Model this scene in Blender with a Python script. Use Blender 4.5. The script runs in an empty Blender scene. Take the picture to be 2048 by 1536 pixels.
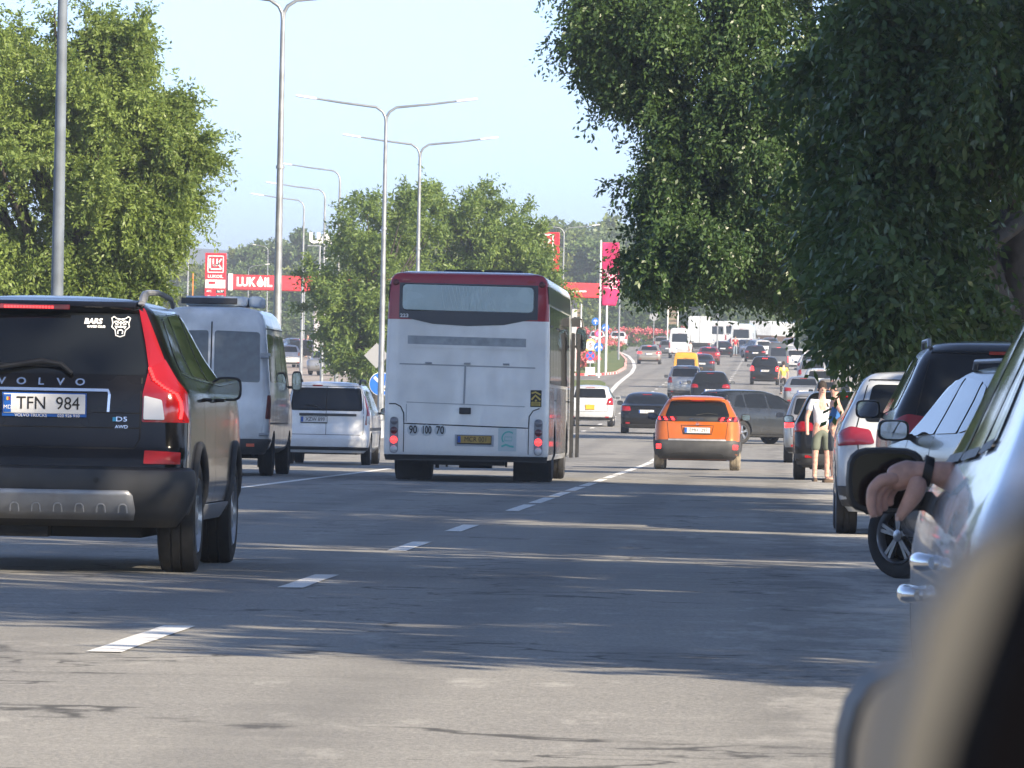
import bpy, bmesh, math, random
import numpy as np
from mathutils import Vector, Matrix

# ---------------------------------------------------------------- camera
SC = bpy.context.scene
COL = SC.collection
R = math.radians
F = 13600.0                      # focal length in pixels of the 2048 px wide photograph (long telephoto)
CAMZ = 1.06
ROLL = R(1.1)
PITCH = math.atan(62 / F)
_R0 = Vector((1, 0, 0)); _F = Vector((0, math.cos(PITCH), math.sin(PITCH))); _U0 = Vector((0, -math.sin(PITCH), math.cos(PITCH)))
_CR = _R0 * math.cos(ROLL) + _U0 * math.sin(ROLL)
_CU = _U0 * math.cos(ROLL) - _R0 * math.sin(ROLL)
CAMLOC = Vector((0, 0, CAMZ))
cam = bpy.data.cameras.new('camera'); camo = bpy.data.objects.new('camera', cam); COL.objects.link(camo)
camo.matrix_world = Matrix.Translation(CAMLOC) @ Matrix((_CR, _CU, -_F)).transposed().to_4x4()
cam.sensor_width = 36; cam.lens = 36 * F / 2048
cam.clip_start = 0.05; cam.clip_end = 20000
cam.dof.use_dof = True; cam.dof.focus_distance = 60
cam.dof.aperture_fstop = (cam.lens / 1000) / 0.0046
SC.camera = camo

# ---------------------------------------------------------------- world, sun, exposure
SUN_AZ, SUN_EL = R(136), R(27)
w = bpy.data.worlds.new('World'); SC.world = w; w.use_nodes = True
wn = w.node_tree.nodes; bg = wn['Background']
sky = wn.new('ShaderNodeTexSky'); sky.sky_type = 'NISHITA'; sky.sun_disc = False
sky.sun_elevation = SUN_EL; sky.sun_rotation = SUN_AZ; sky.air_density = 0.28; sky.dust_density = 0.0; sky.ozone_density = 0.0
sky.altitude = 0
w.node_tree.links.new(sky.outputs[0], bg.inputs[0]); bg.inputs[1].default_value = 0.15
sl = bpy.data.lights.new('sun', 'SUN'); sl.energy = 4.3; sl.angle = R(0.5); sl.color = (1, .85, .64)
so = bpy.data.objects.new('sun', sl); COL.objects.link(so)
_sd = Vector((math.sin(SUN_AZ) * math.cos(SUN_EL), math.cos(SUN_AZ) * math.cos(SUN_EL), math.sin(SUN_EL)))
so.rotation_euler = (-_sd).to_track_quat('-Z', 'Y').to_euler(); so.location = (0, 0, 60)
SC.view_settings.view_transform = 'Standard'; SC.view_settings.look = 'None'
SC.view_settings.exposure = 1.55; SC.view_settings.gamma = 1
SC.cycles.max_bounces = 8; SC.cycles.transparent_max_bounces = 16

# ---------------------------------------------------------------- ground profile and picking
_PY = [-40, 0, 150, 195, 240, 280, 319, 370, 430, 480, 560, 600, 680, 760, 900, 1400, 6000]
_PG = [1.06, 1.06, 1.06, .78, .48, .0, -.62, -1.45, -2.45, -3.25, -4.6, -5.3, -6.8, -8.0, -9.2, -9.0, -4.0]
def _pchip(xs, ys):
    n = len(xs); h = [xs[i+1]-xs[i] for i in range(n-1)]; d = [(ys[i+1]-ys[i])/h[i] for i in range(n-1)]
    m = [0.0]*n; m[0] = d[0]; m[-1] = d[-1]
    for i in range(1, n-1):
        if d[i-1]*d[i] > 0:
            a = 2*h[i]+h[i-1]; b = h[i]+2*h[i-1]; m[i] = (a+b)/(a/d[i-1]+b/d[i])
    def f(x):
        if x <= xs[0]: return ys[0]
        if x >= xs[-1]: return ys[-1]
        lo, hi = 0, n-1
        while hi-lo > 1:
            k = (lo+hi)//2
            if xs[k] <= x: lo = k
            else: hi = k
        t = (x-xs[lo])/h[lo]
        return ((1+2*t)*(1-t)**2*ys[lo] + t*(1-t)**2*h[lo]*m[lo] + t*t*(3-2*t)*ys[lo+1] + t*t*(t-1)*h[lo]*m[lo+1])
    return f
_g = _pchip(_PY, _PG)
ROWS = [-900, -300, -40, 0] + list(range(10, 1000, 5)) + list(range(1000, 6001, 200))
_RZ = [CAMZ - _g(y) for y in ROWS]
def H(y):
    if y <= ROWS[0]: return _RZ[0]
    if y >= ROWS[-1]: return _RZ[-1]
    return float(np.interp(y, ROWS, _RZ))
def ray(u, v):
    d = _CR * ((u - 1024) / F) + _CU * (-(v - 768) / F) + _F
    return d / d.y
def at(u, v, D):
    return CAMLOC + ray(u, v) * D
def G(u, v):
    d = ray(u, v); p = None
    y = 5.0
    while y < 1500:
        z = CAMZ + d.z * y
        if z <= H(y):
            return Vector((d.x * y, y, H(y)))
        y += 0.25
    return Vector((d.x * 900, 900, H(900)))
SL = 0.0387                       # heading of the road
def XR(x0, y): return x0 + SL * y
HEAD = -math.atan(SL)             # z rotation that points +Y along the road

# ---------------------------------------------------------------- materials
MATS = {}
def mat(name, col, rough=.6, metal=0, coat=0, emit=None, es=0, var=0, scale=8, spec=.5, bump=0, trans=0):
    if name in MATS: return MATS[name]
    m = bpy.data.materials.new(name); m.use_nodes = True; nt = m.node_tree; b = nt.nodes['Principled BSDF']
    b.inputs['Base Color'].default_value = (*col, 1); b.inputs['Roughness'].default_value = rough
    b.inputs['Metallic'].default_value = metal; b.inputs['Coat Weight'].default_value = coat
    b.inputs['Coat Roughness'].default_value = .04
    b.inputs['Specular IOR Level'].default_value = spec
    if trans: b.inputs['Transmission Weight'].default_value = trans
    if emit: b.inputs['Emission Color'].default_value = (*emit, 1); b.inputs['Emission Strength'].default_value = es
    if var or bump:
        tc = nt.nodes.new('ShaderNodeTexCoord'); n = nt.nodes.new('ShaderNodeTexNoise')
        n.inputs['Scale'].default_value = scale; n.inputs['Detail'].default_value = 5
        nt.links.new(tc.outputs['Object'], n.inputs['Vector'])
        if var:
            mx = nt.nodes.new('ShaderNodeMix'); mx.data_type = 'RGBA'
            rp = nt.nodes.new('ShaderNodeMapRange'); rp.inputs[1].default_value = .35; rp.inputs[2].default_value = .7
            nt.links.new(n.outputs[0], rp.inputs[0]); nt.links.new(rp.outputs[0], mx.inputs[0])
            mx.inputs[6].default_value = (*[c*(1-var) for c in col], 1)
            mx.inputs[7].default_value = (*[min(1, c*(1+var)+.01*var) for c in col], 1)
            nt.links.new(mx.outputs[2], b.inputs['Base Color'])
            rr = nt.nodes.new('ShaderNodeMapRange'); rr.inputs[3].default_value = max(.02, rough*.8); rr.inputs[4].default_value = min(1, rough*1.3)
            nt.links.new(n.outputs[0], rr.inputs[0]); nt.links.new(rr.outputs[0], b.inputs['Roughness'])
        if bump:
            bp = nt.nodes.new('ShaderNodeBump'); bp.inputs['Strength'].default_value = bump; bp.inputs['Distance'].default_value = .02
            nt.links.new(n.outputs[0], bp.inputs['Height']); nt.links.new(bp.outputs[0], b.inputs['Normal'])
    MATS[name] = m; return m
_pc = 0
def paint(col, metal=0.0, rough=.32, name=None, dirt=.12):
    key = 'paint_%s_%.2f_%.2f_%.2f_%.1f' % (name or 'x', *col, metal)
    if key in MATS: return MATS[key]
    m = mat(key, col, rough=rough, metal=metal, coat=.28 if max(col) < .03 else .8, var=dirt, scale=2.2, spec=.2)
    nt = m.node_tree; b = nt.nodes['Principled BSDF']          # road dust low on the sides
    tc = nt.nodes.new('ShaderNodeTexCoord'); sp = nt.nodes.new('ShaderNodeSeparateXYZ'); nt.links.new(tc.outputs['Object'], sp.inputs[0])
    mr = nt.nodes.new('ShaderNodeMapRange'); mr.inputs[1].default_value = .75; mr.inputs[2].default_value = .2; mr.inputs[3].default_value = 0; mr.inputs[4].default_value = .04 if max(col) < .03 else .35
    nt.links.new(sp.outputs[2], mr.inputs[0])
    mx = nt.nodes.new('ShaderNodeMix'); mx.data_type = 'RGBA'; mx.inputs[7].default_value = (.12, .11, .095, 1)
    src = b.inputs['Base Color'].links[0].from_socket
    nt.links.new(mr.outputs[0], mx.inputs[0]); nt.links.new(src, mx.inputs[6]); nt.links.new(mx.outputs[2], b.inputs['Base Color'])
    return m
GLASS = mat('dark_glass', (.010, .012, .014), .04, spec=.5)
RUBBER = mat('rubber', (.018, .018, .019), .75, var=.3, scale=20, bump=.2)
RIM = mat('alloy_rim', (.42, .43, .45), .3, metal=.9)
BLACKP = mat('black_plastic', (.02, .021, .023), .5, var=.2)
GREYP = mat('grey_plastic', (.042, .044, .048), .55, var=.25, scale=5)
UNDER = mat('underbody', (.012, .012, .012), .9, var=.4)
CHROME = mat('chrome', (.75, .76, .78), .12, metal=1)
SILVERP = mat('silver_trim', (.33, .34, .36), .4, metal=.4, var=.15)
REDL = mat('red_lens', (.26, .006, .010), .12, coat=.8)
REDLIT = mat('lit_red_lens', (.6, .01, .01), .15, coat=.6, emit=(1, .03, .03), es=1.6)
WHITEL = mat('clear_lens', (.55, .56, .58), .12, coat=.8)
ORANGEL = mat('amber_lens', (.6, .16, .02), .15, coat=.8)
PLATE = mat('plate_white', (.62, .63, .64), .4, var=.06)
PLATEY = mat('plate_yellow', (.65, .38, .03), .4)
BLUEP = mat('plate_blue', (.01, .09, .38), .4)
INK = mat('black_ink', (.012, .012, .013), .5)
WHITEI = mat('white_ink', (.75, .76, .77), .5)
MIRRG = mat('mirror_glass', (.45, .48, .52), .03, metal=1)
GAP = mat('gap_dark', (.006, .006, .007), .8)
GALV = mat('galvanised_steel', (.33, .35, .37), .45, metal=.55, var=.2, scale=3)
SKIN = mat('skin', (.58, .35, .28), .5, var=.22, scale=22, bump=.35)
SKIN.node_tree.nodes['Principled BSDF'].inputs['Subsurface Weight'].default_value = .12
SKIN.node_tree.nodes['Principled BSDF'].inputs['Subsurface Radius'].default_value = (.02, .008, .004)
BARK = mat('bark', (.048, .040, .034), .9, var=.45, scale=6, bump=1)

# ---------------------------------------------------------------- object helpers
def tag(o, label=None, cat=None, group=None, kind=None):
    if label: o['label'] = label
    if cat: o['category'] = cat
    if group: o['group'] = group
    if kind: o['kind'] = kind
    return o
def empty(name, loc=(0, 0, 0), rz=0, label=None, cat=None, group=None):
    o = bpy.data.objects.new(name, None); COL.objects.link(o); o.location = loc; o.rotation_euler = (0, 0, rz)
    o.empty_display_size = .3
    return tag(o, label, cat, group)
def link(name, me, mats, parent=None, smooth=35):
    for m in (mats if isinstance(mats, (list, tuple)) else [mats]): me.materials.append(m)
    if smooth:
        me.polygons.foreach_set('use_smooth', [True]*len(me.polygons))
        me.set_sharp_from_angle(angle=R(smooth))
    o = bpy.data.objects.new(name, me); COL.objects.link(o)
    if parent: o.parent = parent
    return o
class MB:
    def __init__(s): s.v = []; s.f = []; s.m = []; s.cur = 0
    def add(s, vs, fs):
        b = len(s.v); s.v += [tuple(p) for p in vs]; s.f += [tuple(i+b for i in f) for f in fs]; s.m += [s.cur]*len(fs); return s
    def box(s, c, d, rot=None):
        c = Vector(c); vs = []
        for x in (-.5, .5):
            for y in (-.5, .5):
                for z in (-.5, .5):
                    p = Vector((x*d[0], y*d[1], z*d[2]))
                    if rot: p = rot @ p
                    vs.append(c+p)
        return s.add(vs, [(0,1,3,2),(4,6,7,5),(0,4,5,1),(2,3,7,6),(0,2,6,4),(1,5,7,3)])
    def tube(s, pts, rad, n=10, caps=True):
        pts = [Vector(p) for p in pts]
        if not isinstance(rad, (list, tuple)): rad = [rad]*len(pts)
        vs = []; fs = []; ref = None
        for i, p in enumerate(pts):
            t = (pts[min(i+1, len(pts)-1)] - pts[max(i-1, 0)]).normalized()
            if ref is None: ref = Vector((1, 0, 0)) if abs(t.x) < .8 else Vector((0, 1, 0))
            a = (ref - t*ref.dot(t)).normalized(); ref = a; b = t.cross(a)
            for k in range(n):
                an = 2*math.pi*k/n; vs.append(p + (a*math.cos(an) + b*math.sin(an))*rad[i])
        for i in range(len(pts)-1):
            for k in range(n):
                fs.append((i*n+k, i*n+(k+1) % n, (i+1)*n+(k+1) % n, (i+1)*n+k))
        if caps: fs.append(tuple(range(n-1, -1, -1))); fs.append(tuple((len(pts)-1)*n+k for k in range(n)))
        return s.add(vs, fs)
    def lathe(s, prof, c=(0, 0, 0), axis='x', n=28, closed=False, cap=True):
        vs = []; fs = []; c = Vector(c)
        for (a, r) in prof:
            for k in range(n):
                an = 2*math.pi*k/n; p = (a, r*math.cos(an), r*math.sin(an))
                if axis == 'z': p = (p[1], p[2], p[0])
                if axis == 'y': p = (p[2], p[0], p[1])
                vs.append(c+Vector(p))
        m = len(prof)
        for i in range(m if closed else m-1):
            for k in range(n): fs.append((i*n+k, i*n+(k+1) % n, ((i+1) % m)*n+(k+1) % n, ((i+1) % m)*n+k))
        if cap and not closed: fs.append(tuple(range(n-1, -1, -1))); fs.append(tuple((m-1)*n+k for k in range(n)))
        return s.add(vs, fs)
    def slab(s, poly, n, t):                      # extrude a 3D polygon by vector n*t
        k = len(poly); a = [Vector(p) for p in poly]; b = [p+Vector(n)*t for p in a]
        fs = [tuple(range(k)), tuple(range(2*k-1, k-1, -1))] + [(i, k+i, k+(i+1) % k, (i+1) % k) for i in range(k)]
        return s.add(a+b, fs)
    def build(s, name, mats, parent=None, smooth=35, bevel=0, loc=None):
        me = bpy.data.meshes.new(name); me.from_pydata(s.v, [], s.f); me.update()
        bm = bmesh.new(); bm.from_mesh(me); bmesh.ops.recalc_face_normals(bm, faces=bm.faces); bm.to_mesh(me); bm.free()
        if len(set(s.m)) > 1: me.polygons.foreach_set('material_index', s.m)
        o = link(name, me, mats, parent, smooth)
        if loc: o.location = loc
        if bevel:
            b = o.modifiers.new('bevel', 'BEVEL'); b.width = bevel; b.segments = 2; b.limit_method = 'ANGLE'
        return o
def copy_tree(o, parent=None, swap=None):
    c = o.copy(); COL.objects.link(c); c.parent = parent
    if swap and c.type == 'MESH':
        for sl_ in c.material_slots:
            if sl_.material in swap:
                m = swap[sl_.material]; sl_.link = 'OBJECT'; sl_.material = m
    for ch in list(o.children): copy_tree(ch, c, swap)
    return c
_tx = {}
def text_geo(body, size, ext=.002, bold=0):
    k = (body, size, bold)
    if k in _tx: return _tx[k]
    cu = bpy.data.curves.new('t', 'FONT'); cu.body = body; cu.size = size; cu.align_x = 'CENTER'; cu.align_y = 'CENTER'
    cu.extrude = ext; cu.offset = bold; cu.resolution_u = 3
    o = bpy.data.objects.new('t', cu); COL.objects.link(o); dg = bpy.context.evaluated_depsgraph_get(); dg.update()
    me = bpy.data.meshes.new_from_object(o.evaluated_get(dg)); r = ([tuple(v.co) for v in me.vertices], [tuple(p.vertices) for p in me.polygons])
    bpy.data.objects.remove(o); bpy.data.curves.remove(cu); bpy.data.meshes.remove(me)
    _tx[k] = r; return r
def text_on(name, body, size, fn, m, parent, bold=0, sx=1):  # fn(x, y, depth) -> 3D point
    vs, fs = text_geo(body, size, bold=bold)
    if not vs: return None
    mb = MB(); mb.add([fn(x*sx, y, z) for x, y, z in vs], fs)
    return mb.build(name, m, parent, smooth=0)
def chaikin(poly, r=.03, it=2):
    out = []
    n = len(poly)
    for i in range(n):
        p = Vector(poly[i]); a = Vector(poly[i-1]); b = Vector(poly[(i+1) % n])
        da = (a-p); db = (b-p); ra = min(r, da.length*.45); rb = min(r, db.length*.45)
        if r <= 0: out.append(p); continue
        A = p+da.normalized()*ra; B = p+db.normalized()*rb
        for t in (0, .33, .67, 1): out.append(A*(1-t)**2 + p*2*t*(1-t) + B*t*t)
    return out

# ---------------------------------------------------------------- vehicle shell
class Shell:
    """Body as a stack of rounded plan outlines: prof rows are (z, y rear, y front, half width)."""
    def __init__(s, prof, Rr=.2, Rf=.3, bul=.05, crown=.035):
        zs = [p[0] for p in prof]; s.z0, s.z1 = zs[0], zs[-1]; s.zs = zs
        s.fr = _pchip(zs, [p[1] for p in prof]); s.ff = _pchip(zs, [p[2] for p in prof]); s.fw = _pchip(zs, [p[3] for p in prof])
        s.Rr, s.Rf, s.bul, s.crown = Rr, Rf, bul, crown; s.yc = (prof[3][1]+prof[3][2])/2; s.hl = (prof[3][2]-prof[3][1])/2
    def k(s, y):
        t = max(-1.2, min(1.2, (y-s.yc)/s.hl)); return 1-s.crown*abs(t)**3
    def half(s, z):
        yr, yf, w = s.fr(z), s.ff(z), s.fw(z); L = yf-yr
        Rr = min(s.Rr, w*.85, L*.4); Rf = min(s.Rf, w*.85, L*.4); out = []
        for i in range(7): out.append((i/7*(w-Rr), yr))
        for i in range(8): a = math.pi/2*i/8; out.append((w-Rr+Rr*math.sin(a), yr+Rr-Rr*math.cos(a)))
        for i in range(18): out.append((w, yr+Rr+(L-Rr-Rf)*i/18))
        for i in range(8): a = math.pi/2*i/8; out.append((w-Rf+Rf*math.cos(a), yf-Rf+Rf*math.sin(a)))
        for i in range(6): out.append(((w-Rf)*(1-i/5), yf))
        res = []
        for (x, y) in out:
            q = x/max(w, .01); sgn = 1 if y < (yr+yf)/2 else -1
            y2 = y + sgn*s.bul*q*q*max(0, 1-abs(y-(yr if sgn > 0 else yf))/.4)
            res.append((x*s.k(y), y2))
        return res
    def mesh(s, levels=None):
        zs = sorted(levels) if levels else sorted(set([s.z0+(s.z1-s.z0)*i/34 for i in range(35)] + s.zs)); vs = []; fs = []
        for z in zs:
            h = s.half(z); full = h[:-1] + [h[-1]] + [(-x, y) for x, y in reversed(h[1:-1])]
            vs += [(x, y, z) for x, y in full]; n = len(full)
        for i in range(len(zs)-1):
            for k in range(n): fs.append((i*n+k, i*n+(k+1) % n, (i+1)*n+(k+1) % n, (i+1)*n+k))
        fs.append(tuple(range(n-1, -1, -1))); fs.append(tuple((len(zs)-1)*n+k for k in range(n)))
        return vs, fs
    def P(s, q, z):                               # rear surface, q = distance from the centre line round the corner
        yr, yf, w = s.fr(z), s.ff(z), s.fw(z); Rr = min(s.Rr, w*.85, (yf-yr)*.4); a = abs(q)
        if a <= w-Rr: x, y = a, yr
        elif a <= w-Rr+Rr*math.pi/2: t = (a-w+Rr)/Rr; x, y = w-Rr+Rr*math.sin(t), yr+Rr-Rr*math.cos(t)
        else: x, y = w, yr+Rr+(a-(w-Rr+Rr*math.pi/2))
        k = s.k(y); qq = x/max(w, .01); y += s.bul*qq*qq*max(0, 1-abs(y-yr)/.4)
        return Vector((math.copysign(x*k, q), y, z))
    def S(s, sg):                                 # side surface
        def f(y, z):
            yr, yf, w = s.fr(z), s.ff(z), s.fw(z); Rr = min(s.Rr, w*.85, (yf-yr)*.4); Rf = min(s.Rf, w*.85, (yf-yr)*.4); x = w
            if y < yr+Rr: x = w-Rr+math.sqrt(max(0, Rr*Rr-(yr+Rr-y)**2))
            if y > yf-Rf: x = w-Rf+math.sqrt(max(0, Rf*Rf-(y-yf+Rf)**2))
            return Vector((sg*x*s.k(y), y, z))
        return f
    def Fr(s, q, z):                              # front surface
        yf, w = s.ff(z), s.fw(z); return Vector((q*s.k(yf), yf - s.bul*(q/w)**2, z))
def nrm(fn, a, b, out):
    e = .004; p = fn(a, b); n = (fn(a+e, b)-fn(a-e, b)).cross(fn(a, b+e)-fn(a, b-e))
    if n.length < 1e-9: n = Vector(out)
    n.normalize()
    return p, (n if n.dot(Vector(out)) > 0 else -n)
def outv(kind):
    return {'r': (0, -1, .05), 'R': (1, 0, .05), 'L': (-1, 0, .05), 'f': (0, 1, .1)}[kind]
def surf(sh, kind):
    return {'r': sh.P, 'R': sh.S(1), 'L': sh.S(-1), 'f': sh.Fr}[kind]
def decal(sh, kind, poly, name, m, parent, off=.006, rad=.03, rings=(1, .94, .82, .62, .4, .2), dome=0, depth=.012, mb=None):
    fn = surf(sh, kind); ov = outv(kind)
    if rad: poly = chaikin(poly, rad)
    # refine long edges so the patch follows the body
    pp = []
    for i in range(len(poly)):
        a = Vector(poly[i]); b = Vector(poly[(i+1) % len(poly)]); n = max(1, int((b-a).length/.09))
        for k in range(n): pp.append(a.lerp(b, k/n))
    poly = pp; c = sum(poly, Vector((0, 0)))/len(poly)
    if kind == 'r' and max(abs(p.x) for p in poly) > .55 and max(p.x for p in poly)-min(p.x for p in poly) > .8: rings = (1, .98, .96, .94, .92, .90, .87, .84, .8, .76, .72, .66, .6, .5, .35, .18)
    n = len(poly); vs = []; fs = []
    def pt(p, o):
        ovv = ov
        if kind == 'r' and abs(p.x) > .3: ovv = (p.x, -1, .05)
        q, nn = nrm(fn, p.x, p.y, ovv); return q+nn*o
    for p in poly: vs.append(pt(p, off-depth))
    for r in rings:
        for p in poly: vs.append(pt(c+(p-c)*r, off+dome*(1-r*r)))
    vs.append(pt(c, off+dome))
    m_ = len(rings)+1
    for i in range(m_-1):
        for k in range(n): fs.append((i*n+k, i*n+(k+1) % n, (i+1)*n+(k+1) % n, (i+1)*n+k))
    for k in range(n): fs.append(((m_-1)*n+k, (m_-1)*n+(k+1) % n, m_*n))
    if mb is not None: mb.add(vs, fs); return None
    b = MB(); b.add(vs, fs); return b.build(name, m, parent, smooth=40)
def seam(sh, kind, path, mb, wd=.007, off=.0025, close=False):
    fn = surf(sh, kind); ov = outv(kind); pts = []
    path = [Vector(p) for p in path] + ([Vector(path[0])] if close else [])
    for i in range(len(path)-1):
        n = max(1, int((path[i+1]-path[i]).length/.08))
        for k in range(n): pts.append(path[i].lerp(path[i+1], k/n))
    pts.append(path[-1]); vs = []; fs = []
    for i, p in enumerate(pts):
        t = (pts[min(i+1, len(pts)-1)]-pts[max(0, i-1)]); t.normalize(); nn = Vector((-t.y, t.x))*wd/2
        for q in (p-nn, p+nn):
            ovv = (q.x, -1, .05) if kind == 'r' and abs(q.x) > .3 else ov
            a, b = nrm(fn, q.x, q.y, ovv); vs.append(a+b*off)
    for i in range(len(pts)-1): fs.append((2*i, 2*i+1, 2*i+3, 2*i+2))
    mb.add(vs, fs)
def mirrorp(poly): return [(-a, b) for a, b in reversed(poly)]
def wheel(parent, x, y, r, wd, spokes=5, rimmat=RIM, steer=0, tyre=RUBBER, sub=True):
    e = empty('wheel', (x, y, r), steer); e.parent = parent; sg = 1 if x > 0 else -1
    h = wd/2; t = MB()
    t.lathe([(-h*.72, r*.62), (-h*.95, r*.72), (-h, r*.84), (-h*.9, r*.96), (-h*.6, r), (-h*.32, r), (-h*.3, r*.975), (-h*.22, r*.975), (-h*.2, r), (h*.2, r), (h*.22, r*.975), (h*.3, r*.975), (h*.32, r), (h*.6, r), (h*.9, r*.96), (h, r*.84), (h*.95, r*.72), (h*.72, r*.62)], n=30, cap=False)
    t.build('tyre', tyre, e, smooth=50)
    m = MB(); m.cur = 1; m.lathe([(sg*h*.5, r*.55), (sg*h*.1, r*.55), (sg*h*.08, .03)], n=30, cap=False); m.cur = 0; m.lathe([(sg*h*.9, r*.66), (sg*h*.98, r*.63), (sg*h*.8, r*.59), (sg*h*.4, r*.57), (sg*h*.4, r*.63), (sg*h*.9, r*.66)], n=30, cap=False)
    m.lathe([(sg*h*.3, r*.15), (sg*h*.86, r*.14), (sg*h*.92, r*.06)], n=14)
    for i in range(spokes):
        for d in ((-.12, .12) if spokes <= 5 else (0,)):
            a = 2*math.pi*i/spokes; rot = Matrix.Rotation(a+d, 3, 'X')
            m.box(rot @ Vector((sg*h*.72, 0, r*.36)), (h*.22, r*.085, r*.46), rot)
    m.build('rim', [rimmat, UNDER], e)
    return e
def do_arches(vs, fs, wheels, W, paintm, name='body'):
    me = bpy.data.meshes.new(name); me.from_pydata(vs, [], fs); me.update()
    bm = bmesh.new(); bm.from_mesh(me); bmesh.ops.recalc_face_normals(bm, faces=bm.faces); bm.to_mesh(me); bm.free()
    me.materials.append(paintm); me.materials.append(UNDER)
    o = bpy.data.objects.new('tmp', me); COL.objects.link(o); cut = []
    for (y, r, zc) in wheels:
        for sg in (-1, 1):
            c = MB(); c.lathe([(sg*(W-.42), r), (sg*(W+.4), r)], c=(0, y, zc), n=40)
            co = c.build('cut', [UNDER, UNDER], smooth=0); co.data.polygons.foreach_set('material_index', [1]*len(co.data.polygons)); cut.append(co)
            b = o.modifiers.new('b', 'BOOLEAN'); b.operation = 'DIFFERENCE'; b.object = co; b.solver = 'EXACT'
    dg = bpy.context.evaluated_depsgraph_get(); dg.update()
    res = bpy.data.meshes.new_from_object(o.evaluated_get(dg))
    for c in cut: bpy.data.objects.remove(c)
    bpy.data.objects.remove(o)
    return res
def place_mesh(name, me, parent, smooth=32):
    me.polygons.foreach_set('use_smooth', [True]*len(me.polygons)); me.set_sharp_from_angle(angle=R(smooth))
    o = bpy.data.objects.new(name, me); COL.objects.link(o); o.parent = parent; return o
def side_mirror(parent, sg, x, y, z, m=BLACKP, w=.2, h=.15, glass=MIRRG):
    b = MB(); cx = sg*(x+.06+w/2); n = 20
    rows = []
    for (dy, sc) in ((0, .93), (.012, 1), (.05, .97), (.09, .75), (.11, .4)):
        row = []
        for k in range(n):
            a = 2*math.pi*k/n; ca, sa = math.cos(a), math.sin(a); e = .55
            row.append((cx+w/2*sc*math.copysign(abs(ca)**e, ca), y+dy, z+h/2*sc*math.copysign(abs(sa)**e, sa)))
        rows.append(row)
    vs = [p for r_ in rows for p in r_]; fs = [(i*n+k, i*n+(k+1) % n, (i+1)*n+(k+1) % n, (i+1)*n+k) for i in range(4) for k in range(n)]
    fs += [tuple(range(n)), tuple(4*n+k for k in range(n))]
    b.add(vs, fs); b.box((sg*(x+.04), y+.05, z-h*.3), (.14, .05, .045))
    o = b.build('door_mirror', m, parent, smooth=50)
    g = MB(); vs = []
    for k in range(n):
        a = 2*math.pi*k/n; ca, sa = math.cos(a), math.sin(a); e = .55
        vs.append((cx+w/2*.84*math.copysign(abs(ca)**e, ca), y-.003-.004*0, z+h/2*.82*math.copysign(abs(sa)**e, sa)))
    g.slab(vs, (0, 1, 0), .006); g.build('mirror_glass', glass, o, smooth=0)
    return o
def plate(parent, x, y, z, txt='', m=PLATE, w=.52, h=.112, tilt=0, euro=True, frame=BLACKP, small=None, ink=INK):
    b = MB(); b.box((x, y-.006, z), (w, .01, h)); o = b.build('number_plate', m, parent, bevel=.003)
    f = MB(); f.box((x, y+.001, z-.006), (w+.016, .01, h+.026)); f.build('plate_frame', frame, o)
    if euro: e = MB(); e.box((x-w/2+.026, y-.0125, z), (.046, .003, h-.012)); e.build('country_band', BLUEP, o)
    if txt: text_on('plate_lettering', txt, h*.92, lambda a, c, d: (x+.025+a, y-.013-d*.5, z+c), ink, o, sx=.9)
    return o

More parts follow.
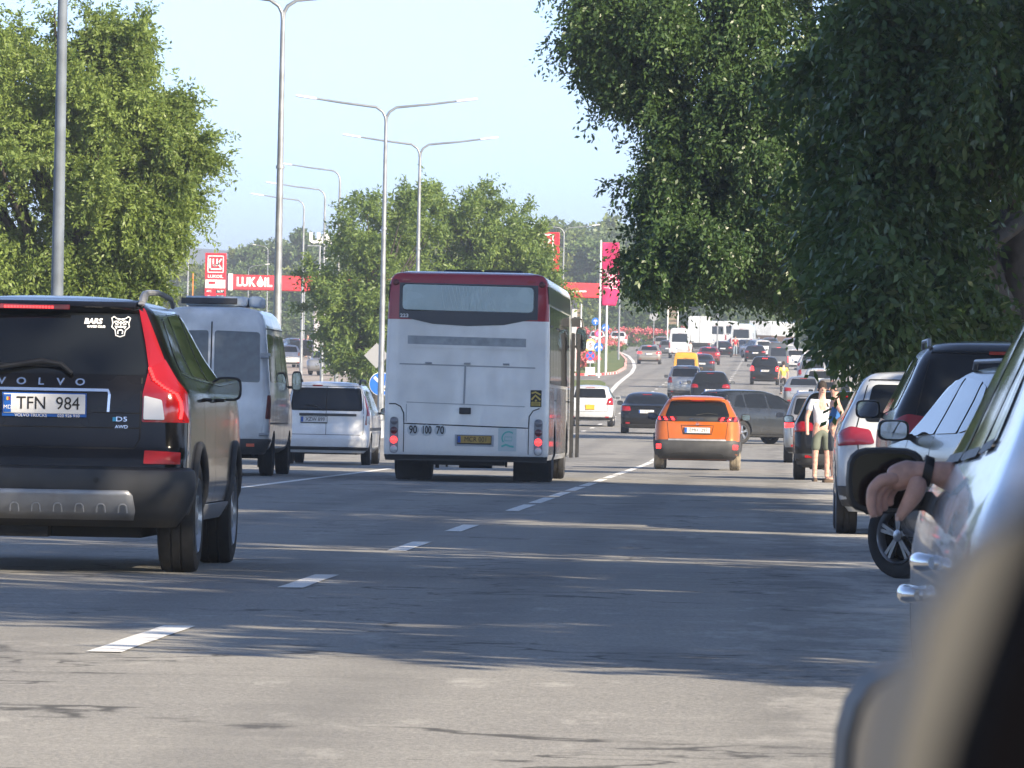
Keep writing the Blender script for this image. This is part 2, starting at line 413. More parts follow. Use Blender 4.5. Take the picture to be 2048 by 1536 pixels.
# ---------------------------------------------------------------- generic cars
KIND = {
 'suv': dict(prof=[(.24,.14,4.42,.80),(.38,.03,4.56,.90),(.60,0,4.6,.925),(.80,.02,4.55,.93),(.95,.04,4.42,.925),(1.02,.06,4.2,.915),(1.08,.09,3.45,.90),(1.15,.13,3.30,.87),(1.35,.25,2.95,.77),(1.52,.37,2.62,.69),(1.60,.46,2.40,.63),(1.655,.62,2.15,.52),(1.68,1.0,1.8,.25)],
  wh=[(.86,.36,.36),(3.55,.36,.36)], rw=[(-.66,1.15),(.66,1.15),(.57,1.53),(-.57,1.53)],
  sw=[[(.55,1.16),(1.0,1.13),(1.02,1.52),(.78,1.49)],[(1.07,1.13),(1.93,1.12),(1.93,1.56),(1.09,1.53)],[(2.0,1.12),(2.95,1.10),(2.42,1.52),(2.0,1.56)]],
  lamp=[(.55,.93),(.98,.90),(1.08,1.02),(.80,1.10),(.60,1.07)], bump=(.30,.62), pz=.80, hatch=True, ref=.45),
 'hatch': dict(prof=[(.22,.12,3.95,.76),(.36,.02,4.08,.85),(.55,0,4.12,.875),(.75,.02,4.08,.88),(.88,.03,3.95,.875),(.95,.04,3.7,.865),(1.0,.06,3.1,.85),(1.07,.10,2.95,.82),(1.25,.22,2.6,.73),(1.40,.34,2.3,.66),(1.47,.43,2.1,.59),(1.51,.6,1.9,.48),(1.53,.9,1.6,.24)],
  wh=[(.68,.31,.31),(3.2,.31,.31)], rw=[(-.62,1.06),(.62,1.06),(.54,1.40),(-.54,1.40)],
  sw=[[(.45,1.08),(.80,1.05),(.86,1.39),(.66,1.36)],[(.86,1.05),(1.62,1.04),(1.62,1.43),(.92,1.40)],[(1.68,1.04),(2.62,1.02),(2.12,1.40),(1.68,1.43)]],
  lamp=[(.62,.82),(.90,.80),(1.0,.95),(.88,1.10),(.68,1.03)], bump=(.26,.52), pz=.72, hatch=True, ref=.36),
 'sedan': dict(prof=[(.2,.12,4.55,.78),(.35,.03,4.68,.88),(.55,0,4.7,.905),(.75,.02,4.62,.91),(.85,.04,4.4,.90),(.92,.06,3.75,.89),(.985,.12,3.45,.88),(1.03,.52,3.35,.85),(1.10,.70,3.2,.80),(1.25,1.0,2.85,.72),(1.36,1.3,2.6,.64),(1.42,1.6,2.35,.50),(1.45,1.9,2.1,.25)],
  wh=[(1.0,.32,.32),(3.75,.32,.32)], rw=[(-.62,1.06),(.62,1.06),(.52,1.34),(-.52,1.34)],
  sw=[[(1.12,1.09),(1.95,1.03),(1.95,1.36),(1.45,1.33)],[(2.02,1.03),(3.0,1.01),(2.5,1.32),(2.02,1.36)]],
  lamp=[(.55,.80),(.97,.78),(1.08,.90),(.92,.96),(.58,.94)], bump=(.24,.52), pz=.78, hatch=False, ref=.38),
 'mpv': dict(prof=[(.24,.12,4.15,.78),(.38,.02,4.28,.87),(.58,0,4.32,.89),(.80,.01,4.26,.895),(.95,.02,4.1,.89),(1.03,.03,3.85,.88),(1.09,.05,3.4,.865),(1.16,.08,3.25,.84),(1.35,.15,2.85,.77),(1.53,.23,2.45,.70),(1.62,.29,2.2,.64),(1.68,.42,2.0,.54),(1.71,.8,1.7,.26)],
  wh=[(.72,.32,.32),(3.42,.32,.32)], rw=[(-.68,1.16),(.68,1.16),(.60,1.55),(-.60,1.55)],
  sw=[[(.35,1.16),(.85,1.13),(.88,1.54),(.50,1.52)],[(.92,1.13),(1.75,1.12),(1.75,1.57),(.95,1.55)],[(1.82,1.12),(2.85,1.10),(2.3,1.53),(1.82,1.57)]],
  lamp=[(.66,.86),(.92,.84),(.98,1.0),(.84,1.14),(.70,1.12)], bump=(.28,.60), pz=.86, hatch=True, ref=.42),
 'van': dict(prof=[(.34,.06,5.6,.86),(.48,.0,5.75,.97),(.8,.0,5.8,.985),(1.05,.01,5.7,.985),(1.2,.02,5.35,.985),(1.3,.03,5.0,.98),(1.6,.05,4.75,.955),(2.0,.08,4.4,.92),(2.3,.11,4.15,.88),(2.5,.14,3.95,.84),(2.6,.18,3.75,.77),(2.66,.26,3.5,.62),(2.69,.6,3.2,.35)],
  wh=[(1.05,.35,.35),(4.75,.35,.35)], rw=[(-.72,1.45),(.72,1.45),(.68,2.18),(-.68,2.18)],
  sw=[[(3.45,1.45),(4.6,1.40),(4.1,2.02),(3.45,2.06)]],
  lamp=[(.86,.92),(1.0,.92),(1.0,1.42),(.87,1.42)], bump=(.40,.66), pz=.9, hatch=True, ref=.55),
}
_shells = {}
def make_car(kind, loc, rz, pm, label, cat='car', group=None, lit=False, pl=PLATE, ptxt='', rails=None, low=None, rim=RIM, badge=True,
             extras=True, name=None, lampm=None, band=None):
    K = KIND[kind]
    if kind not in _shells:
        _shells[kind] = (Shell(K['prof'], Rr=.06 if kind == 'van' else .2, bul=.02 if kind == 'van' else .06), None)
    sh = _shells[kind][0]
    root = empty(name or {'suv': 'parked_suv', 'hatch': 'hatchback_car', 'sedan': 'sedan_car', 'mpv': 'minivan', 'van': 'panel_van'}[kind], loc, rz, label, cat, group)
    W = max(p[3] for p in K['prof'])
    if _shells[kind][1] is None:
        vs, fs = sh.mesh(); me = do_arches(vs, fs, [(y, r*1.12, z) for y, r, z in K['wh']], W, INK); me.materials.clear(); _shells[kind] = (sh, me)
    me = _shells[kind][1].copy(); me.materials.append(pm); me.materials.append(UNDER)
    body = place_mesh('body', me, root)
    for i, (y, r, z) in enumerate(K['wh']):
        for sg in (-1, 1): wheel(root, sg*(W-.13), y, r, .22, 5, rim)
    decal(sh, 'r', K['rw'], 'rear_window', GLASS, root, rad=.06)
    for sg in (1, -1):
        for p in K['sw']: decal(sh, 'R' if sg > 0 else 'L', p, 'side_window', GLASS, root, rad=.03)
        lp = K['lamp'] if sg > 0 else mirrorp(K['lamp'])
        lo = decal(sh, 'r', lp, 'tail_light', lampm or (REDLIT if lit else REDL), root, off=.012, rad=.03, dome=.01, depth=.03)
        y0 = K['sw'][-1][1][0]-.12; zc = K['sw'][-1][0][1]+.02
        side_mirror(root, sg, sh.S(1)(y0, zc).x-.02, y0, zc, m=low and BLACKP or pm)
        rf = MB(); q = sh.P(sg*.66, K['ref']); rf.box((q.x, q.y-.006, q.z), (.14, .02, .05)); rf.build('reflector', REDL, root)
    zb0, zb1 = K['bump']
    decal(sh, 'r', [(-W-.1, zb0), (W+.1, zb0), (W+.1, zb0+.2 if low else zb0+.1), (-W-.1, zb0+.2 if low else zb0+.1)], 'bumper', GREYP if low else BLACKP, root, off=.012, rad=.02, rings=(1, .9, .6))
    wf = K['prof'][6]; wt = K['prof'][9]
    zz0 = wf[0]+.04; zz1 = wt[0]
    decal(sh, 'f', [(-wf[3]*.82, zz0), (wf[3]*.82, zz0), (wt[3]*.85, zz1), (-wt[3]*.85, zz1)], 'windscreen', GLASS, root, rad=.05, off=.01)
    q = sh.P(0, K['pz']); plate(root, 0, q.y-.012, q.z, ptxt, m=pl, euro=(pl is PLATE), w=.52 if pl is PLATE else .32, h=.112 if pl is PLATE else .17)
    mb = MB()
    if extras:
        zt = K['rw'][2][1]+.07
        if K['hatch']:
            hw = K['rw'][1][0]
            seam(sh, 'r', [(-hw-.05, zb1+.04), (hw+.05, zb1+.04), (hw+.08, K['rw'][0][1]-.05), (K['rw'][2][0]+.05, zt-.02), (-K['rw'][2][0]-.05, zt-.02), (-hw-.08, K['rw'][0][1]-.05)], mb, close=True, wd=.012)
        else:
            seam(sh, 'r', [(-.66, .95), (-.6, .68), (.6, .68), (.66, .95)], mb, wd=.012)
        for sd in 'LR':
            for p in K['sw'][-2:]:
                seam(sh, sd, [(p[1][0]+.02, p[1][1]), (p[1][0]+.02, .32)], mb, wd=.012)
            seam(sh, sd, [(K['wh'][0][0]+.35, .3), (K['wh'][1][0]-.45, .3)], mb, wd=.02)
        mb.build('panel_seam', GAP, root, smooth=0)
        bl = MB(); q = sh.P(0, zt-.02 if K['hatch'] else K['rw'][2][1]+.02); bl.box((0, q.y-.012, q.z), (.32, .03, .025)); bl.build('brake_light', REDLIT if lit else REDL, root)
        if K['hatch'] and kind != 'van':
            wp = MB(); a = sh.P(.02, K['rw'][0][1]+.02)+Vector((0, -.03, 0)); b = sh.P(-.34, K['rw'][0][1]+.09)+Vector((0, -.02, 0)); wp.tube([a, a.lerp(b, .5)+Vector((0, -.01, .01)), b], .009, 6); wp.build('wiper', BLACKP, root)
    if rails:
        for sg in (-1, 1):
            zt2 = K['prof'][-3][0]; pts = []
            y0, y1 = K['prof'][-2][1]+.05, K['prof'][-2][2]-.1
            for t in (0, .05, .3, .7, .95, 1):
                y = y0+(y1-y0)*t; pts.append((sg*(K['prof'][-3][3]-.02), y, zt2+.02+(.055 if 0 < t < 1 else 0)))
            r_ = MB(); r_.tube(pts, .016, 8); r_.build('roof_rail', SILVERP if rails == 1 else BLACKP, root)
    ub = MB(); ub.box((0, 2.2 if kind != 'van' else 2.9, .27 if kind != 'van' else .36), (1.2, 3.4, .12)); ub.tube([(-.35, .15, .24), (-.35, .7, .26)], .04, 8); ub.build('underbody', UNDER, root)
    return root
def sh_place(u, v, D=None):
    return G(u, v) if D is None else Vector((at(u, v, D).x, D, H(D)))

# ---------------------------------------------------------------- black SUV in front (left lane)
def black_suv():
    D = 43.0; c = at(70, 1150, D); c.z = H(D)
    root = empty('suv', c, HEAD, 'glossy black SUV with lit red tail lamps, nearest vehicle on the left of the road', 'suv')
    pm = paint((.006, .006, .0075), .0, .15, 'black', dirt=.3)
    prof = [(.30,.22,4.55,.84),(.42,.06,4.72,.92),(.58,0,4.78,.955),(.74,.02,4.8,.955),(.80,.06,4.78,.952),(1.0,.09,4.66,.95),(1.10,.10,4.5,.945),(1.16,.11,4.3,.935),(1.21,.13,3.75,.905),(1.27,.16,3.55,.87),(1.40,.215,3.2,.80),(1.58,.29,2.85,.725),(1.68,.34,2.6,.675),(1.725,.40,2.4,.61),(1.755,.55,2.2,.50),(1.775,.9,1.9,.25)]
    sh = Shell(prof, Rr=.16, Rf=.35, bul=.06, crown=.03)
    vs, fs = sh.mesh(); W = .955
    me = do_arches(vs, fs, [(.97, .42, .385), (3.83, .42, .385)], W, pm); place_mesh('body', me, root)
    for y in (.97, 3.83):
        for sg in (-1, 1): wheel(root, sg*(W-.125), y, .372, .245, 6)
    # tailgate glass
    rw = decal(sh, 'r', [(-.69, 1.265), (.69, 1.265), (.60, 1.655), (-.60, 1.655)], 'rear_window', GLASS, root, rad=.05, off=.003)
    sp = MB(); q = []
    for z, o in ((1.665, -.02), (1.70, -.09), (1.73, -.08), (1.745, 0)):
        for i in range(21):
            x = -.64+1.28*i/20; p = sh.P(x, min(z, 1.72)); q.append((p.x, p.y+o*(1-abs(x/.72)**4), z+.0))
    sp.add(q, [(i*21+k, i*21+k+1, (i+1)*21+k+1, (i+1)*21+k) for i in range(3) for k in range(20)]); o = sp.build('roof_spoiler', pm, root)
    sm = o.modifiers.new('s', 'SOLIDIFY'); sm.thickness = .01
    bl = MB(); p = sh.P(0, 1.69); bl.box((-.10, p.y-.085, 1.692), (.52, .02, .032)); bo = bl.build('brake_light', REDL, root, bevel=.004)
    bl = MB()
    for i in range(16): bl.box((-.25+i*.02, p.y-.098, 1.690), (.014, .004, .014))
    bl.build('light_diode', REDLIT, bo)
    for sg in (1, -1):
        mp = (lambda P_: P_) if sg > 0 else mirrorp
        tl = decal(sh, 'r', mp([(.60, 1.69), (.645, 1.69), (.735, 1.50), (.80, 1.36), (.695, 1.30), (.655, 1.48)]), 'tail_light', REDL, root, off=.008, rad=.012, rings=(1, .7, .4), dome=.004, depth=.02)
        l2 = decal(sh, 'r', mp([(.695, 1.31), (.80, 1.37), (.90, 1.235), (1.0, 1.16), (1.03, .97), (.665, .97), (.665, 1.15)]), 'lower_lens', REDL, tl, off=.009, rad=.012, rings=(1, .85, .6, .35), dome=.008, depth=.02)
        decal(sh, 'r', mp([(.675, 1.135), (.79, 1.11), (.81, .985), (.675, .985)]), 'reversing_lamp', WHITEL, tl, off=.021, rad=.01, depth=.02)
        st = MB(); fn = surf(sh, 'r')
        path = [(.70, 1.30), (.735, 1.23), (.80, 1.18), (.875, 1.145), (.905, 1.10), (.915, 1.04), (.905, .985)]
        pts = []
        for a, b in zip(path, path[1:]):
            for k in range(4): pts.append(Vector(a).lerp(Vector(b), k/4))
        for a in pts:
            pq, nn = nrm(fn, sg*a.x, a.y, (sg*a.x, -1, 0)); st.box(pq+nn*.024, (.02, .008, .015))
        st.build('light_strip', REDLIT, tl)
        decal(sh, 'r', mp([(.69, .705), (.93, .705), (.93, .775), (.69, .785)]), 'reflector', mat('reflector_red', (.6, .02, .02), .3), root, off=.012, rad=.008)
        rl = MB(); x = sg*.605
        rl.tube([(x, .42, 1.725), (x, .50, 1.765), (x, .60, 1.79), (x, .78, 1.80), (x, 1.6, 1.815), (x, 2.5, 1.79), (x, 2.65, 1.74)], [.02, .025, .022, .02, .018, .018, .015], 8)
        rl.slab([(x-.02, .38, 1.72), (x-.02, .62, 1.755), (x-.02, .66, 1.785), (x-.02, .50, 1.77)], (1, 0, 0), .04); rl.build('roof_rail', SILVERP, root)
        sd = 'R' if sg > 0 else 'L'
        for pl_ in ([(.62, 1.30), (1.18, 1.27), (1.22, 1.64), (.86, 1.62)], [(1.26, 1.27), (2.12, 1.25), (2.12, 1.68), (1.30, 1.655)], [(2.2, 1.25), (3.2, 1.23), (2.68, 1.62), (2.2, 1.68)]):
            decal(sh, sd, pl_, 'side_window', GLASS, root, rad=.04, off=.003)
            tr = MB(); seam(sh, sd, [(pl_[3][0], pl_[3][1]+.012), (pl_[2][0], pl_[2][1]+.012), (pl_[1][0]+.012, pl_[1][1]-.015), (pl_[0][0], pl_[0][1]-.015)], tr, wd=.010, off=.006, close=True)
            tr.build('window_trim', CHROME, root, smooth=0)
        side_mirror(root, sg, .80, 3.02, 1.20, m=BLACKP, w=.19, h=.165)
        for y in (1.3, 2.25):
            h = MB(); p = sh.S(sg)(y, 1.12); h.tube([p+Vector((0, 0, 0)), p+Vector((sg*.04, .02, 0)), p+Vector((sg*.04, .17, 0)), p+Vector((0, .19, 0))], .013, 6); h.build('door_handle', pm, root)
        for y in (.97, 3.83):                  # wheel arch lips
            a = MB(); pts = []
            for i in range(15):
                t = math.pi*(-.08+1.16*i/14); yy, zz = y+.44*math.cos(t), .385+.44*math.sin(t)
                if zz > .33: pts.append(sh.S(sg)(yy, zz)+Vector((sg*.004, 0, 0)))
            a.tube(pts, .026, 8); a.build('wheel_arch_trim', GREYP, root, smooth=60)
        decal(sh, sd, [(1.42, .34), (3.38, .34), (3.38, .44), (1.42, .44)], 'sill_trim', SILVERP, root, off=.02, rad=.02)
    bp = MB(); q = []
    lv = [(.30, -.01), (.40, -.035), (.52, -.055), (.62, -.052), (.665, -.04), (.69, .03)]
    for z, o in lv:
        for i in range(41):
            x = -1.16+2.32*i/40; p = sh.P(x, z); _, nn = nrm(sh.P, x, z, (x*2, -1, 0)); nn.z = 0; q.append(p+nn*(-o if o < 0 else -o*.3))
    bp.add(q, [(i*41+k, i*41+k+1, (i+1)*41+k+1, (i+1)*41+k) for i in range(5) for k in range(40)])
    bo = bp.build('bumper', GREYP, root); s_ = bo.modifiers.new('s', 'SOLIDIFY'); s_.thickness = .012
    sk = MB(); q = []
    for z, o, hw in ((.345, .045, .62), (.40, .06, .64), (.50, .07, .63), (.535, .062, .60)):
        for i in range(25):
            x = -hw+2*hw*i/24; p = sh.P(x, z); q.append((p.x, p.y-o, z))
    sk.add(q, [(i*25+k, i*25+k+1, (i+1)*25+k+1, (i+1)*25+k) for i in range(3) for k in range(24)])
    so_ = sk.build('skid_plate', SILVERP, root); s_ = so_.modifiers.new('s', 'SOLIDIFY'); s_.thickness = .014
    for i in range(9):
        nt = MB(); x = -.55+i*.137; p = sh.P(x, .42); nt.tube([(x-.028, p.y-.068, .395), (x-.024, p.y-.078, .435), (x-.012, p.y-.078, .447), (x+.012, p.y-.078, .447), (x+.024, p.y-.078, .435), (x+.028, p.y-.068, .395)], .005, 6)
        nt.build('skid_plate_rib', SILVERP, so_)
    sn = MB(); p = sh.P(.38, .60)
    for x in (-.38, .38): sn = MB(); sn.lathe([(-.01, .017), (.0, .017)], c=(x, p.y-.052, .60), axis='y', n=14); sn.build('parking_sensor', BLACKP, bo)
    # tailgate details
    mb = MB()
    seam(sh, 'r', [(-.655, 1.25), (-.655, .86), (-.62, .80), (.62, .80), (.655, .86), (.655, 1.25)], mb, wd=.010)
    seam(sh, 'r', [(-.655, .93), (.655, .93)], mb, wd=.008); seam(sh, 'r', [(-.655, 1.025), (.655, 1.025)], mb, wd=.007)
    for sd in 'LR':
        seam(sh, sd, [(1.24, 1.25), (1.36, .9), (1.44, .45)], mb); seam(sh, sd, [(2.16, 1.24), (2.16, .42)], mb); seam(sh, sd, [(3.2, 1.22), (3.3, .9), (3.3, .42)], mb)
    mb.build('panel_seam', GAP, root, smooth=0)
    ch = MB(); seam(sh, 'r', [(-.44, 1.165), (.44, 1.165), (.45, 1.14), (.445, 1.03)], ch, wd=.017, off=.010); seam(sh, 'r', [(-.44, 1.165), (-.45, 1.14), (-.445, 1.03)], ch, wd=.017, off=.010); ch.build('chrome_strip', CHROME, root, smooth=0)
    for i, l in enumerate('VOLVO'):
        text_on('tailgate_lettering', l, .062, lambda a, c, d: sh.P((-2+i)*.128+a*1.3, 1.215+c)+Vector((0, -.008-d, 0)), CHROME, root, bold=.0015)
    p = sh.P(0, 1.09); px = .035; po = plate(root, .03, p.y-.02, 1.075, 'TFN  984', h=.125, frame=BLUEP)
    text_on('dealer_lettering', 'VOLVO TRUCKS', .028, lambda a, c, d: (-.055+a, p.y-.026-d, 1.000+c), WHITEI, po)
    text_on('dealer_lettering', '020 926 910', .028, lambda a, c, d: (.185+a, p.y-.026-d, 1.000+c), WHITEI, po)
    text_on('country_lettering', 'MD', .035, lambda a, c, d: (-.203+a, p.y-.0345-d, 1.05+c), WHITEI, po)
    fl = MB()
    for k, cc in enumerate(((0), (1), (2))): pass
    for k, (cm) in enumerate((BLUEP, PLATEY, REDL)):
        fl = MB(); fl.box((-.216+k*.012, p.y-.036, 1.105), (.011, .002, .022)); fl.build('flag_stripe', cm, po)
    b = MB(); p5 = sh.P(.46, .985); b.box((.475, p5.y-.008, .985), (.022, .008, .026)); b.build('badge', mat('badge_blue', (.05, .35, .6), .3), root)
    text_on('badge_lettering', 'D5', .042, lambda a, c, d: sh.P(.535+a*1.5, .985+c)+Vector((0, -.008-d, 0)), CHROME, root)
    text_on('badge_lettering', 'AWD', .030, lambda a, c, d: sh.P(.535+a*1.15, .955-.018+c)+Vector((0, -.008-d, 0)), CHROME, root)
    text_on('window_sticker', 'BARS', .048, lambda a, c, d: sh.P(.315+a*1.05+c*.15, 1.605+c)+Vector((0, -.008-d, 0)), WHITEI, root, bold=.002)
    text_on('window_sticker', 'GAMES CLUB', .020, lambda a, c, d: sh.P(.335+a, 1.572+c)+Vector((0, -.008-d, 0)), WHITEI, root, bold=.001)
    # cat head sticker: outline, brows, eyes, nose and fangs
    stk = MB(); cx, cz, s_ = .492, 1.575, .060
    def strip(path, wd=.009, close=False):
        seam(sh, 'r', [(cx+x*s_, cz+z*s_) for x, z in path], stk, wd=wd, off=.009, close=close)
    strip([(-1, .85), (-.75, 1.0), (-.5, .8), (0, .72), (.5, .8), (.75, 1.0), (1, .85), (.85, .3), (.95, -.1), (.55, -.45), (.45, -1), (0, -1.15), (-.45, -1), (-.55, -.45), (-.95, -.1), (-.85, .3)], .007, True)
    for sg in (-1, 1):
        strip([(sg*.12, .3), (sg*.45, .5), (sg*.75, .42)], .010); strip([(sg*.25, .12), (sg*.6, .25)], .009); strip([(sg*.15, -.1), (sg*.6, -.05), (sg*.4, -.3)], .010)
        strip([(sg*.28, -.55), (sg*.22, -.85)], .008); strip([(sg*.12, .62), (sg*.35, .68)], .008)
    strip([(-.15, -.1), (.15, -.1)], .012); strip([(-.28, -.5), (0, -.4), (.28, -.5)], .008); strip([(0, .05), (0, .55)], .008)
    stk.build('cat_sticker', WHITEI, root, smooth=0)
    wp = MB(); a = sh.P(-.30, 1.30)+Vector((0, -.05, 0)); b = sh.P(.0, 1.345)+Vector((0, -.03, 0)); e = sh.P(.20, 1.27)+Vector((0, -.03, 0))
    wp.tube([a, b, sh.P(.13, 1.325)+Vector((0, -.035, 0)), e], [.012, .02, .018, .013], 8); wp.tube([sh.P(-.5, 1.33)+Vector((0, -.02, 0)), sh.P(.1, 1.315)+Vector((0, -.02, 0))], .008, 6); wp.build('wiper', BLACKP, root)
    ub = MB(); ub.box((0, 2.3, .31), (1.25, 3.7, .16)); ub.tube([(-.7, .97, .37), (.7, .97, .37)], .05, 10); ub.box((-.2, .4, .30), (.5, .35, .14)); ub.box((.36, .9, .28), (.12, .3, .1)); ub.build('underbody', UNDER, root)
    return root
black_suv()

# ---------------------------------------------------------------- orange crossover
def orange_suv():
    D = 139.0; c = at(1393, 940, D); c.z = H(D)
    root = empty('crossover', c, HEAD, 'orange crossover with dusty tyres and black lamp band, in the right lane beside the bus', 'car')
    pm = paint((.50, .125, .02), .2, .3, 'orange')
    prof = [(.22,.18,4.1,.74),(.34,.04,4.25,.86),(.50,0,4.3,.885),(.66,.03,4.28,.89),(.84,.05,4.22,.885),(.98,.06,4.05,.87),(1.04,.06,3.6,.85),(1.10,.09,3.2,.82),(1.18,.16,3.0,.78),(1.32,.27,2.7,.70),(1.43,.36,2.4,.63),(1.48,.40,2.25,.58),(1.515,.55,2.0,.48),(1.535,.9,1.7,.24)]
    sh = Shell(prof, Rr=.22, bul=.07); W = .89; vs, fs = sh.mesh()
    me = do_arches(vs, fs, [(.74, .38, .335), (3.34, .38, .335)], W, pm); place_mesh('body', me, root)
    dusty = mat('dusty_tyre', (.27, .23, .17), .95, var=.3, scale=10)
    for y in (.74, 3.34):
        for sg in (-1, 1): wheel(root, sg*(W-.115), y, .325, .215, 5, tyre=dusty)
    decal(sh, 'r', [(-.68, 1.10), (.68, 1.10), (.57, 1.40), (-.57, 1.40)], 'rear_window', GLASS, root, rad=.04)
    bd = decal(sh, 'r', [(-.86, 1.0), (.86, 1.0), (.84, 1.10), (-.84, 1.10)], 'lamp_band', BLACKP, root, off=.006, rad=.01)
    for sg in (1, -1):
        mp = (lambda P_: P_) if sg > 0 else mirrorp
        tl = decal(sh, 'r', mp([(.42, 1.015), (.90, 1.005), (.90, 1.095), (.44, 1.085)]), 'tail_light', mat('smoked_lens', (.05, .008, .01), .15, coat=.8), root, off=.010, rad=.01)
        for k in range(3):
            decal(sh, 'r', mp([(.47+k*.15, 1.02), (.53+k*.15, 1.02), (.575+k*.15, 1.08), (.515+k*.15, 1.08)]), 'light_claw', REDLIT, tl, off=.014, rad=.008)
        decal(sh, 'r', mp([(.76, .44), (.88, .44), (.88, .53), (.76, .53)]), 'reflector', REDLIT, root, off=.02, rad=.006)
        rr = MB(); x = sg*.575; rr.tube([(x, .45, 1.47), (x, .6, 1.525), (x, 2.1, 1.545), (x, 2.25, 1.5)], .018, 8); rr.build('roof_rail', BLACKP, root)
        sd = 'R' if sg > 0 else 'L'
        for p in ([(.55, 1.13), (.95, 1.11), (1.0, 1.38), (.72, 1.36)], [(1.0, 1.11), (1.85, 1.09), (1.85, 1.43), (1.04, 1.40)], [(1.92, 1.09), (2.85, 1.07), (2.35, 1.38), (1.92, 1.43)]): decal(sh, sd, p, 'side_window', GLASS, root, rad=.03)
        side_mirror(root, sg, .82, 2.75, 1.10, m=BLACKP, w=.2, h=.15)
        for y in (.74, 3.34):
            a = MB(); pts = [sh.S(sg)(y+.40*math.cos(t), .335+.40*math.sin(t)) for t in [math.pi*(-.02+1.04*i/12) for i in range(13)]]; a.tube(pts, .03, 8); a.build('wheel_arch_trim', GREYP, root, smooth=60)
    decal(sh, 'r', [(-1.02, .24), (1.02, .24), (1.02, .60), (.85, .60), (.80, .62), (-.80, .62), (-.85, .60), (-1.02, .60)], 'bumper', GREYP, root, off=.016, rad=.01, rings=(1, .95, .6, .3))
    decal(sh, 'r', [(-.60, .27), (.60, .27), (.52, .37), (-.52, .37)], 'bumper_insert', BLACKP, root, off=.030, rad=.03)
    decal(sh, 'r', [(-.62, .60), (.62, .60), (.60, .635), (-.60, .635)], 'bumper_trim', SILVERP, root, off=.03, rad=.01)
    sp = MB(); sp.slab([(-.56, .36, 1.44), (.56, .36, 1.44), (.54, .28, 1.435), (-.54, .28, 1.435)], (0, 0, 1), .03); sp.build('roof_spoiler', pm, root, bevel=.01)
    rc = MB(); seam(sh, 'r', [(-.34, .92), (.34, .92), (.30, .74), (-.30, .74)], rc, close=True, wd=.014); seam(sh, 'r', [(-.64, .98), (-.60, .64), (.60, .64), (.64, .98)], rc, wd=.010)
    for sd in 'LR':
        seam(sh, sd, [(1.0, 1.08), (1.05, .5)], rc); seam(sh, sd, [(1.88, 1.08), (1.88, .4)], rc)
    rc.build('panel_seam', GAP, root, smooth=0)
    p = sh.P(0, .81); plate(root, 0, p.y-.012, .82, 'EMH  297')
    text_on('tailgate_lettering', 'PEUGEOT', .03, lambda a, c, d: sh.P(a*2.6, 1.05+c)+Vector((0, -.014-d, 0)), CHROME, root)
    lg = MB(); seam(sh, 'r', [(-.03, .93), (.01, .985), (.03, .95), (-.005, .93), (.02, .90)], lg, wd=.012, off=.01); lg.build('badge', CHROME, root, smooth=0)
    bl = MB(); bl.box((0, .30, 1.427), (.28, .03, .02)); bl.build('brake_light', REDL, root)
    wp = MB(); wp.tube([sh.P(-.02, 1.13)+Vector((0, -.03, 0)), sh.P(.2, 1.17)+Vector((0, -.02, 0)), sh.P(.42, 1.15)+Vector((0, -.02, 0))], .012, 6); wp.build('wiper', BLACKP, root)
    ub = MB(); ub.box((0, 2.1, .26), (1.2, 3.2, .12)); ub.tube([(-.6, .74, .33), (.6, .74, .33)], .045, 8); ub.build('underbody', UNDER, root)
orange_suv()

